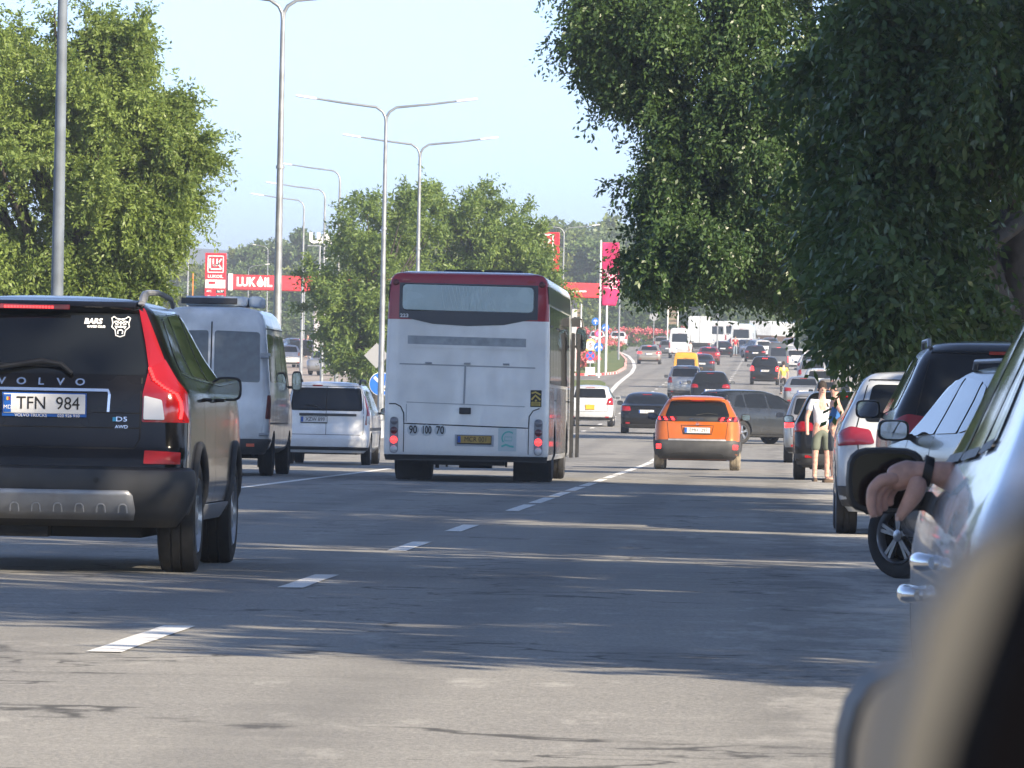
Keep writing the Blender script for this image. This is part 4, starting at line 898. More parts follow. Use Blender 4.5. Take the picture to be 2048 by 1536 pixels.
# ---------------------------------------------------------------- far trucks, vans and trailer
def far_truck():
    g = sh_place(1399, 699, 660); root = empty('box_truck', (g.x, g.y, g.z), HEAD, 'white box truck right behind the white minibus', 'truck')
    b = MB(); b.box((0, 3, 2.2), (2.3, 6, 2.6)); b.build('cargo_box', WHITE, root, bevel=.03)
    c = MB(); c.box((0, 7, 1.5), (2.1, 1.8, 2.0)); c.build('cab', WHITE, root, bevel=.15)
    for sg in (-1, 1):
        for y in (1.2, 6.9): wheel(root, sg*.9, y, .45, .28, 6)
        l = MB(); l.box((sg*.9, -.02, .8), (.25, .05, .14)); l.build('tail_light', REDL, root)
    k = MB(); k.box((0, 3, .75), (1.6, 6.4, .2)); k.build('chassis', UNDER, root)
    d = MB(); d.box((0, -.012, 2.2), (.02, .02, 2.5)); d.build('door_seam', GAP, root)
    bp = MB(); bp.box((0, -.03, .55), (2.1, .08, .12)); bp.build('bumper', BLACKP, root)
far_truck()
for (u, D_, lb, t) in ((1432, 700, 'white high van next to the box truck in the far row', .0), (1458, 715, 'white van with tall roof in the middle of the far white row', -.05), (1484, 640, 'big white van behind the man in red', -.1)):
    o = put('van', u, 690, WHITE, lb, 'van', group='white vans on the far road', turn=t, D=D_); o.scale = (1.1, 1, 1.1)
g = sh_place(1528, 688, 690); root = empty('trailer', (g.x, g.y, g.z), -.3, 'long pale trailer with a brown side at the right end of the white vans', 'trailer')
b = MB(); b.box((0, 3, 2.3), (2.4, 9, 1.5)); b.build('tarpaulin', WHITE, root, bevel=.08)
b = MB(); b.box((0, 3, 1.25), (2.3, 8.9, .8)); b.build('side_board', mat('brown_board', (.09, .055, .04), .8, var=.3), root)
for y in (0, 1.2, 5):
    for sg in (-1, 1): wheel(root, sg*1.0, y, .45, .3, 5)

# ---------------------------------------------------------------- silver car in the foreground with the driver's arm
def silver_car():
    pm = paint((.50, .51, .53), .75, .22, 'silver_near', dirt=.03)
    D0 = 13.1; hd = -.035; K = dict(KIND['hatch']); W = .88
    root = empty('silver_car', (1.73, D0, H(D0)), hd, "silver car with chrome handles and an arm out of its window, nearest on the right", 'car')
    prof = [(.20,-.45,4.1,.78),(.32,-.53,4.2,.855),(.46,-.55,4.25,.875),(.60,-.55,4.25,.885),(.72,-.53,4.2,.885),(.82,-.52,4.0,.872),(.89,-.50,3.6,.850),(.94,-.46,3.2,.825),(1.0,-.30,3.05,.79),(1.2,.05,2.75,.70),(1.36,.40,2.45,.62),(1.43,.50,2.3,.56),(1.47,.65,2.1,.46),(1.49,.9,1.8,.24)]
    sh = Shell(prof, Rr=.25, Rf=.45, bul=.08, crown=.05); vs, fs = sh.mesh([.20+i*(1.29/60) for i in range(61)])
    me = do_arches(vs, fs, [(.38, .355, .32), (3.25, .355, .32)], W, pm); place_mesh('body', me, root)
    for y in (.38, 3.25):
        for sg in (-1, 1): wheel(root, sg*(W-.12), y, .315, .2, 5)
    for sg, sd in ((-1, 'L'), (1, 'R')):
        for p in ([(1.0, 1.0), (1.72, .985), (1.72, 1.38), (1.05, 1.36)], [(1.80, .985), (2.80, .97), (2.38, 1.34), (1.80, 1.385)], [(.55, 1.02), (.92, 1.005), (.97, 1.34), (.80, 1.32)]):
            decal(sh, sd, p, 'side_window', GLASS, root, rad=.03, off=.004)
            tr = MB(); seam(sh, sd, p, tr, wd=.022, off=.007, close=True); tr.build('window_trim', BLACKP, root, smooth=0)
        mb = MB(); seam(sh, sd, [(1.76, 1.40), (1.76, .98), (1.77, .3)], mb, wd=.006); seam(sh, sd, [(.98, 1.36), (.94, 1.0), (.88, .75), (1.02, .5), (1.1, .3)], mb, wd=.006); seam(sh, sd, [(2.78, .97), (2.84, .3)], mb, wd=.006); mb.build('panel_seam', GAP, root, smooth=0)
        for (y, z) in ((1.10, .77), (2.02, .68)):
            h = MB(); p, nn = nrm(sh.S(sg), y, z, (sg, 0, 0)); rows = []
            h.tube([p+Vector((sg*.004, -.11, 0)), p+Vector((sg*.022, -.085, 0)), p+Vector((sg*.030, -.03, 0)), p+Vector((sg*.030, .03, 0)), p+Vector((sg*.022, .085, 0)), p+Vector((sg*.004, .11, 0))], [.014, .018, .021, .021, .018, .014], 14)
            h.build('door_handle', CHROME, root, smooth=60)
            l = MB(); l.lathe([(-.004, .012), (.008, .012)], c=p+Vector((0, -.14, 0)), n=14); l.build('door_lock', CHROME, root)
        side_mirror(root, sg, .80, 2.62, .925, m=BLACKP, w=.185, h=.155, glass=mat('dark_reflection_glass', (.035, .037, .042), .05, metal=1))  # dark cabin reflection is put into the mirror glass colour
    q = sh.P(0, .7); plate(root, 0, q.y-.015, .7, '')
    for sg in (-1, 1):
        lp = [(.30, .72), (.62, .70), (.66, .84), (.58, .88), (.32, .86)]
        decal(sh, 'r', lp if sg > 0 else mirrorp(lp), 'tail_light', REDL, root, off=.01, rad=.03)
    decal(sh, 'r', [(-.6, 1.0), (.6, 1.0), (.52, 1.36), (-.52, 1.36)], 'rear_window', GLASS, root, rad=.06)
    decal(sh, 'r', [(-.9, .24), (.9, .24), (.9, .42), (-.9, .42)], 'bumper', BLACKP, root, off=.012, rad=.02)
    decal(sh, 'f', [(-.66, 1.0), (.66, 1.0), (.52, 1.38), (-.52, 1.38)], 'windscreen', GLASS, root, rad=.05, off=.01)
    ub = MB(); ub.box((0, 2.1, .25), (1.2, 3.2, .12)); ub.build('underbody', UNDER, root)
silver_car()

def skin_mesh(name, verts, edges, rad, m, parent=None, sub=2, root=0):
    me = bpy.data.meshes.new(name); me.from_pydata([tuple(v) for v in verts], edges, []); me.update()
    o = bpy.data.objects.new(name, me); COL.objects.link(o)
    bm = bmesh.new(); bm.from_mesh(me); lay = bm.verts.layers.skin.verify(); bm.verts.ensure_lookup_table()
    for i, v in enumerate(bm.verts):
        r = rad[i]; v[lay].radius = r if isinstance(r, tuple) else (r, r); v[lay].use_root = (i == root)
    bm.to_mesh(me); bm.free()
    s = o.modifiers.new('skin', 'SKIN'); s.use_smooth_shade = True; s.branch_smoothing = .3
    b = o.modifiers.new('sub', 'SUBSURF'); b.levels = sub; b.render_levels = sub
    dg = bpy.context.evaluated_depsgraph_get(); dg.update(); r = bpy.data.meshes.new_from_object(o.evaluated_get(dg)); bpy.data.objects.remove(o)
    r.materials.append(m); r.polygons.foreach_set('use_smooth', [True]*len(r.polygons))
    o = bpy.data.objects.new(name, r); COL.objects.link(o)
    if parent: o.parent = parent
    return o

# arm of the driver: points are metres from the wrist, placed at the window of the silver car
def driver_arm():
    DW = 15.25
    def P(u, v, dy=0): return at(u, v, DW+dy)
    root = empty('person', P(1850, 940), 0, "driver's bare forearm and relaxed hand with dark wristband, hanging from the silver car window", 'person')
    o0 = root.location.copy()
    v = []; e = []; r = []
    def add(p, rad, par=None):
        v.append(p-o0); r.append(rad)
        if par is not None: e.append((par, len(v)-1))
        return len(v)-1
    s = DW/F                    # metres covered by one photograph pixel at the hand
    a = add(P(2060, 985, .30), 52*s); b = add(P(2000, 975, .16), 48*s, a); c = add(P(1950, 965, .07), 42*s, b); d = add(P(1905, 955, .02), 34*s, c); d2 = add(P(1872, 945, 0), 26*s, d)
    w_ = add(P(1848, 940, 0), 24*s, d2); p1 = add(P(1824, 945, 0), 30*s, w_); p2 = add(P(1798, 954, 0), 31*s, p1); p3 = add(P(1776, 964, .005), 26*s, p2)
    arm = skin_mesh('arm', v, e, r, SKIN, root, 2, root=5)
    # fingers: separate chains rooted inside the palm, fanned along the line of sight, bent at each knuckle
    fing = [('finger', -.026, [(1800, 956), (1764, 958), (1744, 978), (1741, 1008), (1748, 1036)], (13, 13.5, 12, 10.5, 7.5)),
            ('finger', -.006, [(1800, 958), (1768, 966), (1754, 988), (1753, 1012), (1760, 1033)], (13, 13.5, 12, 10.5, 7.5)),
            ('finger', .014, [(1802, 960), (1776, 972), (1766, 992), (1766, 1010), (1771, 1024)], (13, 13, 11.5, 10, 7.5)),
            ('finger', .032, [(1806, 962), (1786, 976), (1779, 992), (1779, 1004), (1782, 1013)], (12, 11.5, 10, 9, 7)),
            ('thumb', -.036, [(1838, 952), (1835, 975), (1824, 998), (1808, 1020), (1796, 1041)], (18, 22, 19, 13.5, 9))]
    for nm, dy, pts, rr in fing:
        vv = [P(u, w2, dy*(1 if k else .7)) - o0 for k, (u, w2) in enumerate(pts)]
        fo = skin_mesh(nm, vv, [(k, k+1) for k in range(4)], [q*s for q in rr], SKIN, arm, 2, 0)
        nl = MB(); tip = vv[-1]; dd = (vv[-1]-vv[-2]).normalized(); side = Vector((-1, -.35, 0)).normalized() if nm == 'finger' else Vector((-.5, -.8, 0)).normalized()
        nl.lathe([(-.0015, .004), (.0005, .0042)], c=(0, 0, 0), axis='x', n=12); no = nl.build('nail', mat('nail', (.62, .42, .36), .3), fo, smooth=60); no.location = tip-dd*.004+side*rr[-1]*s*.93; no.rotation_euler = side.to_track_quat('X', 'Z').to_euler(); no.scale = (1, 1, 1.3)
    band = MB(); ax = (P(1860, 950)-P(1846, 936)).normalized(); ax = (ax+Vector((1.2, 0, 0))).normalized(); cpt = P(1855, 942)-o0
    n = 26; vs = []
    up = Vector((0, 0, 1)); bk = Vector((0, 1, 0))
    for (t, rr) in ((-.011, 1.0), (-.010, 1.09), (.010, 1.09), (.011, 1.0)):
        for k in range(n):
            an = 2*math.pi*k/n; vs.append(cpt+ax*(t + .006*math.sin(an)) + (bk*math.cos(an)*26*s+up*math.sin(an)*29*s)*rr)
    fs = [(i*n+k, i*n+(k+1) % n, ((i+1) % 4)*n+(k+1) % n, ((i+1) % 4)*n+k) for i in range(4) for k in range(n)]
    band.add(vs, fs); band.build('wristband', BLACKP, root, smooth=60)
driver_arm()

# ---------------------------------------------------------------- own car: door edge, window seal and mirror right beside the camera
def own_car():
    root = empty('observer_car', (.1, .6, 0), 0, 'blurred grey door edge, black window seal and mirror of the nearest car, lower right corner', 'car')
    def L(u, v, D): return at(u, v, D)-root.location
    body = mat('own_door', (.066, .065, .062), .6)
    b = MB(); D = .62
    b.slab([L(1700, 1960, D), L(1790, 1480, D), L(1850, 1240, D), L(1930, 1110, D), L(2080, 1010, D), L(2500, 900, D), L(2500, 1960, D)], (0, 1, 0), .03); b.build('door_frame', body, root)
    b = MB(); D = .50
    b.slab([L(1830, 1960, D), L(1940, 1520, D), L(2060, 1190, D), L(2170, 900, D), L(2700, 500, D), L(2700, 1960, D)], (0, 1, 0), .03); b.build('window_seal', mat('seal', (.002, .002, .003), 1, spec=.05), root)
    b = MB(); D = 3.4
    pts = [(1690, 1960), (1686, 1560), (1692, 1480), (1710, 1415), (1740, 1370), (1790, 1340), (1900, 1325), (2300, 1330), (2300, 1960)]
    b.slab([L(u, v, D) for u, v in pts], (0, 1, 0), .12); b.build('door_mirror', mat('own_mirror', (.06, .06, .062), .6), root, bevel=.006)
own_car()

# ---------------------------------------------------------------- people
def person(u, v, label, top, bottom, hair=(.03, .022, .018), rz=0, D=None, h=1.75, sleeve=.45, leg='short', pose=None, tank=False, nm='person'):
    g = sh_place(u, v, D); k = h/1.75; root = empty('person', g, rz, label, 'person')
    J = dict(pel=(0, 0, .96), sp=(0, .0, 1.12), ch=(0, 0, 1.32), nk=(0, -.005, 1.50), h1=(0, .012, 1.60), h2=(0, .01, 1.70))
    R_ = dict(pel=(.155, .115), sp=(.135, .105), ch=(.16, .115), nk=(.055, .055), h1=(.072, .085), h2=(.066, .08))
    E = [('pel', 'sp'), ('sp', 'ch'), ('ch', 'nk'), ('nk', 'h1'), ('h1', 'h2')]
    for sg, s in ((-1, 'l'), (1, 'r')):
        el = (sg*.27, .0, 1.13); ha = (sg*.27, .06, .90)
        if pose == 'hip': el = (sg*.36, -.10, 1.17); ha = (sg*.20, .06, 1.0)
        if pose == 'walk': ha = (sg*.27, sg*.12, .90)
        J.update({'sh'+s: (sg*.185, 0, 1.41), 'el'+s: el, 'wr'+s: ha, 'ha'+s: (ha[0], ha[1]+.02, ha[2]-.08), 'hi'+s: (sg*.09, 0, .90), 'kn'+s: (sg*.11, (.06*sg if pose == 'walk' else .02), .50), 'an'+s: (sg*.11, (.12*sg if pose == 'walk' else -.01), .09), 'to'+s: (sg*.13, (.12*sg if pose == 'walk' else 0)+.13, .035)})
        R_.update({'sh'+s: .062, 'el'+s: .043, 'wr'+s: .031, 'ha'+s: (.022, .036), 'hi'+s: .092, 'kn'+s: .058, 'an'+s: .042, 'to'+s: (.042, .03)})
        E += [('ch', 'sh'+s), ('sh'+s, 'el'+s), ('el'+s, 'wr'+s), ('wr'+s, 'ha'+s), ('pel', 'hi'+s), ('hi'+s, 'kn'+s), ('kn'+s, 'an'+s), ('an'+s, 'to'+s)]
    ks = list(J); ix = {a: i for i, a in enumerate(ks)}
    def sc(t): return tuple(q*k for q in t) if isinstance(t, tuple) else t*k
    skin_mesh('body', [sc(J[a]) for a in ks], [(ix[a], ix[b]) for a, b in E], [sc(R_[a]) for a in ks], SKIN, root, 2, 0)
    tm = mat('cloth_%.2f_%.2f_%.2f' % top, top, .85, var=.08); bmt = mat('cloth_%.2f_%.2f_%.2f' % bottom, bottom, .85, var=.1)
    V = [(0, 0, .92), (0, 0, 1.12), (0, 0, 1.33), (0, -.005, 1.45)]; E2 = [(0, 1), (1, 2), (2, 3)]; RR = [(.175, .135), (.155, .125), (.178, .132), (.07, .07) if not tank else (.06, .06)]
    for sg, s in ((-1, 'l'), (1, 'r')):
        V.append((sg*.185 if not tank else sg*.14, 0, 1.42)); E2.append((2, len(V)-1)); RR.append(.078 if not tank else .06)
        if not tank:
            a = Vector(J['sh'+s]); b = Vector(J['el'+s]); V.append(tuple(a.lerp(b, sleeve*1.4))); E2.append((len(V)-2, len(V)-1)); RR.append(.066)
    skin_mesh('shirt', [sc(p) for p in V], E2, [sc(q) for q in RR], tm, root, 2, 0)
    V = [(0, 0, .98), (0, 0, .93)]; E2 = [(0, 1)]; RR = [(.16, .125), (.17, .13)]
    for sg, s in ((-1, 'l'), (1, 'r')):
        V.append(tuple(Vector(J['hi'+s])+Vector((0, 0, -.02)))); E2.append((1, len(V)-1)); RR.append(.108)
        V.append(tuple(Vector(J['kn'+s])+Vector((0, 0, .02)))); E2.append((len(V)-2, len(V)-1)); RR.append(.085 if leg == 'short' else .07)
        if leg == 'long': V.append(tuple(Vector(J['an'+s])+Vector((0, 0, .02)))); E2.append((len(V)-2, len(V)-1)); RR.append(.062)
    skin_mesh('shorts' if leg == 'short' else 'trousers', [sc(p) for p in V], E2, [sc(q) for q in RR], bmt, root, 2, 0)
    hb = MB(); n = 16
    hb.lathe([(1.60*k, .070*k), (1.64*k, .084*k), (1.69*k, .088*k), (1.74*k, .078*k), (1.775*k, .05*k), (1.79*k, .015*k)], c=(0, -.014*k, 0), axis='z', n=18); hb.build('hair', mat('hair_%.2f' % hair[0], hair, .8, var=.3, scale=40, bump=.6), root, smooth=60)
    fc = MB(); fc.tube([(0, .088*k, 1.66*k), (0, .112*k, 1.625*k), (0, .092*k, 1.615*k)], [.008*k, .014*k, .006*k], 8)
    for sg in (-1, 1): fc.lathe([(-.008*k, .012*k), (.008*k, .018*k)], c=(sg*.078*k, .0, 1.64*k), n=10)
    fc.build('nose_and_ears', SKIN, root, smooth=60)
    ey = MB()
    for sg in (-1, 1): ey.lathe([(-.006*k, .004*k), (0, .010*k), (.004*k, .006*k)], c=(sg*.03*k, .088*k, 1.655*k), axis='y', n=10)
    ey.box((0, .088*k, 1.585*k), (.045*k, .012*k, .007*k)); ey.build('face_features', mat('face_dark', (.09, .035, .03), .6), root)
    for s in 'lr':
        a = Vector(J['to'+s])*k; b = Vector(J['an'+s])*k; s_ = MB(); s_.tube([(b.x, b.y-.06*k, .03*k), (b.x, b.y, .035*k), (a.x, a.y, .03*k), (a.x, a.y+.05*k, .022*k)], [.035*k, .048*k, .048*k, .03*k], 10); s_.build('shoe', mat('shoe', (.10, .07, .05), .8), root, smooth=60)
    return root
person(1641, 966, 'man in a white T-shirt and grey-green shorts, left of the blue vest', (.55, .58, .66), (.13, .15, .12), rz=R(190), D=118, h=1.72)
person(1667, 969, 'grey-haired man in a blue sleeveless vest, hand on hip, beside the white T-shirt', (.03, .13, .38), (.06, .07, .09), hair=(.09, .09, .095), rz=R(95), D=116.5, h=1.72, tank=True, pose='hip')
person(1470, 712, 'man in a bright red shirt and pale jeans walking on the far road', (.45, .01, .02), (.25, .32, .38), rz=R(180), h=1.85, leg='long', pose='walk')
person(1380, 722, 'person in white with dark hair beside the white minibus', (.72, .70, .70), (.60, .58, .56), rz=R(60), h=1.7, leg='long')
person(1405, 697, 'man in a light blue shirt and dark trousers near the box truck', (.25, .45, .68), (.03, .03, .04), rz=R(200), h=1.8, leg='long')
person(1394, 698, 'small figure in a white shirt close to the back of the box truck', (.65, .66, .68), (.04, .05, .08), rz=R(20), h=1.75, leg='long')
person(1566, 789, 'man in a yellow T-shirt leaning by a white car door on the right', (.50, .46, .09), (.02, .02, .025), rz=R(15), h=1.75, leg='long')
person(615, 715, 'person in dark clothes standing by the filling station wall', (.05, .03, .04), (.03, .03, .04), rz=R(150), h=1.85, leg='long')
person(603, 714, 'person in a pink top next to the one in dark clothes', (.60, .18, .24), (.05, .05, .07), rz=R(180), h=1.7, leg='long')

# ---------------------------------------------------------------- ground, road and markings
def nt_new(name):
    m = bpy.data.materials.new(name); m.use_nodes = True; return m, m.node_tree, m.node_tree.nodes['Principled BSDF']
def nnode(nt, t, **kw):
    n = nt.nodes.new(t)
    for k, v in kw.items(): setattr(n, k, v)
    return n
def noise(nt, scale, detail=6, vec=None, rough=.55, stretch=None):
    tc = nnode(nt, 'ShaderNodeTexCoord'); mp = nnode(nt, 'ShaderNodeMapping'); nt.links.new(tc.outputs['Object'], mp.inputs[0])
    if stretch: mp.inputs['Scale'].default_value = stretch
    n = nnode(nt, 'ShaderNodeTexNoise'); n.inputs['Scale'].default_value = scale; n.inputs['Detail'].default_value = detail; n.inputs['Roughness'].default_value = rough
    nt.links.new(mp.outputs[0], n.inputs['Vector']); return n.outputs[0], mp.outputs[0]
def mrange(nt, s, a, b, c=0, d=1):
    m = nnode(nt, 'ShaderNodeMapRange'); nt.links.new(s, m.inputs[0])
    for i, v in enumerate((a, b, c, d)): m.inputs[i+1].default_value = v
    return m.outputs[0]
def mixc(nt, fac, a, b, mode='MIX'):
    m = nnode(nt, 'ShaderNodeMix', data_type='RGBA', blend_type=mode)
    if isinstance(fac, (int, float)): m.inputs[0].default_value = fac
    else: nt.links.new(fac, m.inputs[0])
    for i, x in ((6, a), (7, b)):
        if isinstance(x, tuple): m.inputs[i].default_value = (*x, 1)
        else: nt.links.new(x, m.inputs[i])
    return m.outputs[2]
def asphalt(name, base, patch, light, dust=0.0):
    m, nt, b = nt_new(name)
    big, _ = noise(nt, .35, 6, stretch=(1, .3, 1)); mid, _ = noise(nt, 2.2, 7, stretch=(1, .5, 1)); fine, _ = noise(nt, 55, 3, rough=.7); streak, _ = noise(nt, 1.0, 6, stretch=(.6, 2.2, 1), rough=.7)
    c = mixc(nt, mrange(nt, big, .4, .62), base, patch); c = mixc(nt, mrange(nt, streak, .52, .72, 0, .55), c, light)
    c = mixc(nt, mrange(nt, mid, .58, .75, 0, .4), c, tuple(x*.6 for x in base))
    c = mixc(nt, mrange(nt, fine, .38, .66, 0, .75), c, tuple(x*1.25 for x in light)); sp_, _ = noise(nt, 130, 2, rough=.5); c = mixc(nt, mrange(nt, sp_, .6, .75, 0, .6), c, (.04, .042, .045))
    st2, _ = noise(nt, .8, 8, stretch=(.25, 3.5, 1), rough=.75); c = mixc(nt, mrange(nt, st2, .56, .70, 0, .5), c, tuple(x*.62 for x in base))
    vo = nnode(nt, 'ShaderNodeTexVoronoi', feature='DISTANCE_TO_EDGE'); tc = nnode(nt, 'ShaderNodeTexCoord'); mp = nnode(nt, 'ShaderNodeMapping'); mp.inputs['Scale'].default_value = (.32, .16, 1)
    wn_ = nnode(nt, 'ShaderNodeTexNoise'); wn_.inputs['Scale'].default_value = 1.6; wn_.inputs['Detail'].default_value = 6
    nt.links.new(tc.outputs['Object'], wn_.inputs['Vector']); ad = nnode(nt, 'ShaderNodeVectorMath', operation='MULTIPLY_ADD'); ad.inputs[1].default_value = (2.6, 2.6, 0)
    nt.links.new(wn_.outputs[1], ad.inputs[0]); nt.links.new(tc.outputs['Object'], ad.inputs[2]); nt.links.new(ad.outputs[0], mp.inputs[0]); nt.links.new(mp.outputs[0], vo.inputs['Vector']); vo.inputs['Scale'].default_value = 1
    msk = mrange(nt, vo.outputs[0], .004, .016, 1, 0); bm_ = nnode(nt, 'ShaderNodeMath', operation='MULTIPLY'); nt.links.new(msk, bm_.inputs[0]); nt.links.new(mrange(nt, mid, .38, .52), bm_.inputs[1])
    c = mixc(nt, bm_.outputs[0], c, tuple(x*.38 for x in base)); pt, _ = noise(nt, .22, 3, stretch=(1, .22, 1)); c = mixc(nt, mrange(nt, pt, .60, .615, 0, .4), c, tuple(x*.7 for x in patch))
    dn, _ = noise(nt, 1.3, 8, rough=.72, stretch=(1.6, .45, 1)); sx_ = nnode(nt, 'ShaderNodeSeparateXYZ'); nt.links.new(tc.outputs['Object'], sx_.inputs[0])
    la = nnode(nt, 'ShaderNodeMath', operation='MULTIPLY_ADD'); nt.links.new(sx_.outputs[1], la.inputs[0]); la.inputs[1].default_value = -SL; nt.links.new(sx_.outputs[0], la.inputs[2])   # distance from the road axis
    lb = nnode(nt, 'ShaderNodeMath', operation='ADD'); nt.links.new(mrange(nt, la.outputs[0], -.5, 1.3, 0, .22), lb.inputs[0]); nt.links.new(dn, lb.inputs[1])
    c = mixc(nt, mrange(nt, lb.outputs[0], .575, .70, 0, .8), c, (.46, .45, .42))
    tk = nnode(nt, 'ShaderNodeMath', operation='SINE'); tm_ = nnode(nt, 'ShaderNodeMath', operation='MULTIPLY_ADD'); nt.links.new(la.outputs[0], tm_.inputs[0]); tm_.inputs[1].default_value = 3.6; tm_.inputs[2].default_value = 1.0; nt.links.new(tm_.outputs[0], tk.inputs[0])
    t2 = nnode(nt, 'ShaderNodeMath', operation='MULTIPLY'); nt.links.new(mrange(nt, tk.outputs[0], .2, 1, 0, .5), t2.inputs[0]); nt.links.new(mrange(nt, mid, .3, .7, .3, 1), t2.inputs[1]); c = mixc(nt, t2.outputs[0], c, tuple(x*.72 for x in patch))
    nt.links.new(c, b.inputs['Base Color']); b.inputs['Roughness'].default_value = .82; b.inputs['Specular IOR Level'].default_value = .35
    bp = nnode(nt, 'ShaderNodeBump'); bp.inputs['Strength'].default_value = .55; bp.inputs['Distance'].default_value = .012; nt.links.new(fine, bp.inputs['Height']); nt.links.new(bp.outputs[0], b.inputs['Normal'])
    return m
ASPH = asphalt('asphalt', (.225, .222, .208), (.170, .170, .166), (.34, .33, .305))
SHLD = ASPH
def soilmat():
    m, nt, b = nt_new('verge_soil'); a, _ = noise(nt, .5, 8); f, _ = noise(nt, 9, 5)
    c = mixc(nt, mrange(nt, a, .4, .6), (.10, .085, .06), (.05, .075, .022)); c = mixc(nt, mrange(nt, f, .4, .7, 0, .5), c, (.16, .14, .10)); nt.links.new(c, b.inputs['Base Color']); b.inputs['Roughness'].default_value = .95; return m
SOIL = soilmat()
def grassmat():
    m, nt, b = nt_new('lawn'); a, _ = noise(nt, .6, 7); f, _ = noise(nt, 14, 5)
    c = mixc(nt, mrange(nt, a, .42, .6), (.10, .16, .035), (.20, .21, .06)); c = mixc(nt, mrange(nt, f, .4, .7, 0, .5), c, (.05, .09, .02)); nt.links.new(c, b.inputs['Base Color']); b.inputs['Roughness'].default_value = .95
    bp = nnode(nt, 'ShaderNodeBump'); bp.inputs['Strength'].default_value = .8; bp.inputs['Distance'].default_value = .05; nt.links.new(f, bp.inputs['Height']); nt.links.new(bp.outputs[0], b.inputs['Normal']); return m
LAWN = grassmat()
PAVE = asphalt('forecourt_paving', (.36, .31, .27), (.30, .26, .23), (.42, .38, .34))
def sheet(name, xl, xr, y0, y1, dz, m, kind='structure', parent=None):   # xl, xr: functions of y
    ys = sorted(set([y0, y1]+[y for y in ROWS if y0 < y < y1])); vs = []; fs = []
    for y in ys: vs += [(xl(y), y, H(y)+dz), (xr(y), y, H(y)+dz)]
    for i in range(len(ys)-1): fs.append((2*i, 2*i+1, 2*i+3, 2*i+2))
    me = bpy.data.meshes.new(name); me.from_pydata(vs, [], fs); o = link(name, me, m, parent, 0)
    if kind: o['kind'] = kind
    return o
sheet('ground', lambda y: -3000, lambda y: 3000, -900, 6000, 0, SOIL)
sheet('road', lambda y: XR(-13.5, y) if y < 300 else XR(-13.5-(y-300)*.05, y), lambda y: XR(-.1, y), -300, 860, .006, ASPH)
sheet('shoulder', lambda y: XR(-.1, y), lambda y: XR(6.0, y), -300, 860, .006, SHLD)
sheet('forecourt', lambda y: XR(-70, y), lambda y: XR(-20-(y-300)*.05, y), 330, 760, .006, PAVE)
# road paint
def paintmat():
    m, nt, b = nt_new('road_paint'); f, _ = noise(nt, 30, 6, rough=.75); g_, _ = noise(nt, 3, 6)
    c = mixc(nt, mrange(nt, f, .5, .78, 0, .7), (.80, .80, .77), (.3, .3, .3)); nt.links.new(c, b.inputs['Base Color']); b.inputs['Roughness'].default_value = .7; return m
RP = paintmat(); rng = random.Random(5)
def mark_poly(mb, x0, y0, y1, wd=.14, xf=None):
    ys = sorted(set([y0, y1]+[y for y in ROWS if y0 < y < y1]+[y0+(y1-y0)*t for t in (.15, .3, .45, .6, .75, .9)]))
    xf = xf or (lambda y: XR(x0, y)); b = len(mb.v)
    vs = []
    for y in ys: j = rng.uniform(-.004, .004); vs += [(xf(y)-wd/2+j, y, H(y)+.011), (xf(y)+wd/2+rng.uniform(-.004, .004), y+.0, H(y)+.011)]
    mb.add(vs, [(2*i, 2*i+1, 2*i+3, 2*i+2) for i in range(len(ys)-1)])
mk = MB()
for (y0, y1) in ((17, 20.4), (29.2, 32.9), (40.4, 43.8), (51.8, 55.6), (60.8, 64.6)): mark_poly(mk, -2.86, y0, y1, .15)
y = 74.5
while y < 165: mark_poly(mk, -2.86, y, y+ (5.6 if y < 120 else 8), .15); y += 7.0 if y < 120 else 9
y = 176
while y < 850: mark_poly(mk, -2.86, y, y+3, .16); y += 12
mo = mk.build('lane_dash_marking', RP, None, 0); mo['kind'] = 'structure'
mk = MB()
for (y0, y1) in ((84, 128), (132, 175)): mark_poly(mk, -7.2, y0, y1, .14)
y = 190
while y < 800: mark_poly(mk, -6.6, y, y+3, .15); y += 11
mo = mk.build('left_line_marking', RP, None, 0); mo['kind'] = 'structure'

# roundabout island: lawn, kerb, edge line
def island():
    oc = [G(1140, 700), G(1200, 697), G(1238, 706), G(1252, 722), G(1250, 738), G(1232, 748), G(1200, 751.5), G(1140, 751.5), G(1040, 752), G(1000, 735), G(1020, 705)]
    return oc
def flat_patch(name, pts, dz, m, parent=None, thick=.0):
    bm = bmesh.new(); pts = [Vector((p.x, p.y)) for p in pts]; pts = chaikin(pts, 3)
    vs = [bm.verts.new((p.x, p.y, 0)) for p in pts]; f = bm.faces.new(vs)
    if f.normal.z < 0: f.normal_flip()
    ylo, yhi = min(p.y for p in pts), max(p.y for p in pts)
    for yy in ROWS:
        if ylo < yy < yhi: bmesh.ops.bisect_plane(bm, geom=bm.verts[:]+bm.edges[:]+bm.faces[:], plane_co=(0, yy, 0), plane_no=(0, 1, 0))
    for v_ in bm.verts: v_.co.z = H(v_.co.y)+dz
    if thick:
        r_ = bmesh.ops.extrude_face_region(bm, geom=bm.faces[:]); 
        for g_ in r_['geom']:
            if isinstance(g_, bmesh.types.BMVert): g_.co.z -= thick
    bmesh.ops.recalc_face_normals(bm, faces=bm.faces); me = bpy.data.meshes.new(name); bm.to_mesh(me); bm.free(); o = link(name, me, m, parent, 0); o['kind'] = 'structure'; return o, pts
isl, ipts = flat_patch('island_lawn', island(), .13, LAWN, thick=.2)
isl2, _ = flat_patch('verge_lawn', [G(1120, 764), G(1198, 764), G(1212, 770), G(1205, 776), G(1180, 782), G(1120, 786), G(1000, 790), G(1000, 765)], .12, LAWN, thick=.2)
KR = mat('kerb_red', (.42, .05, .05), .7, var=.2); KW = mat('kerb_white', (.65, .65, .63), .7, var=.1)
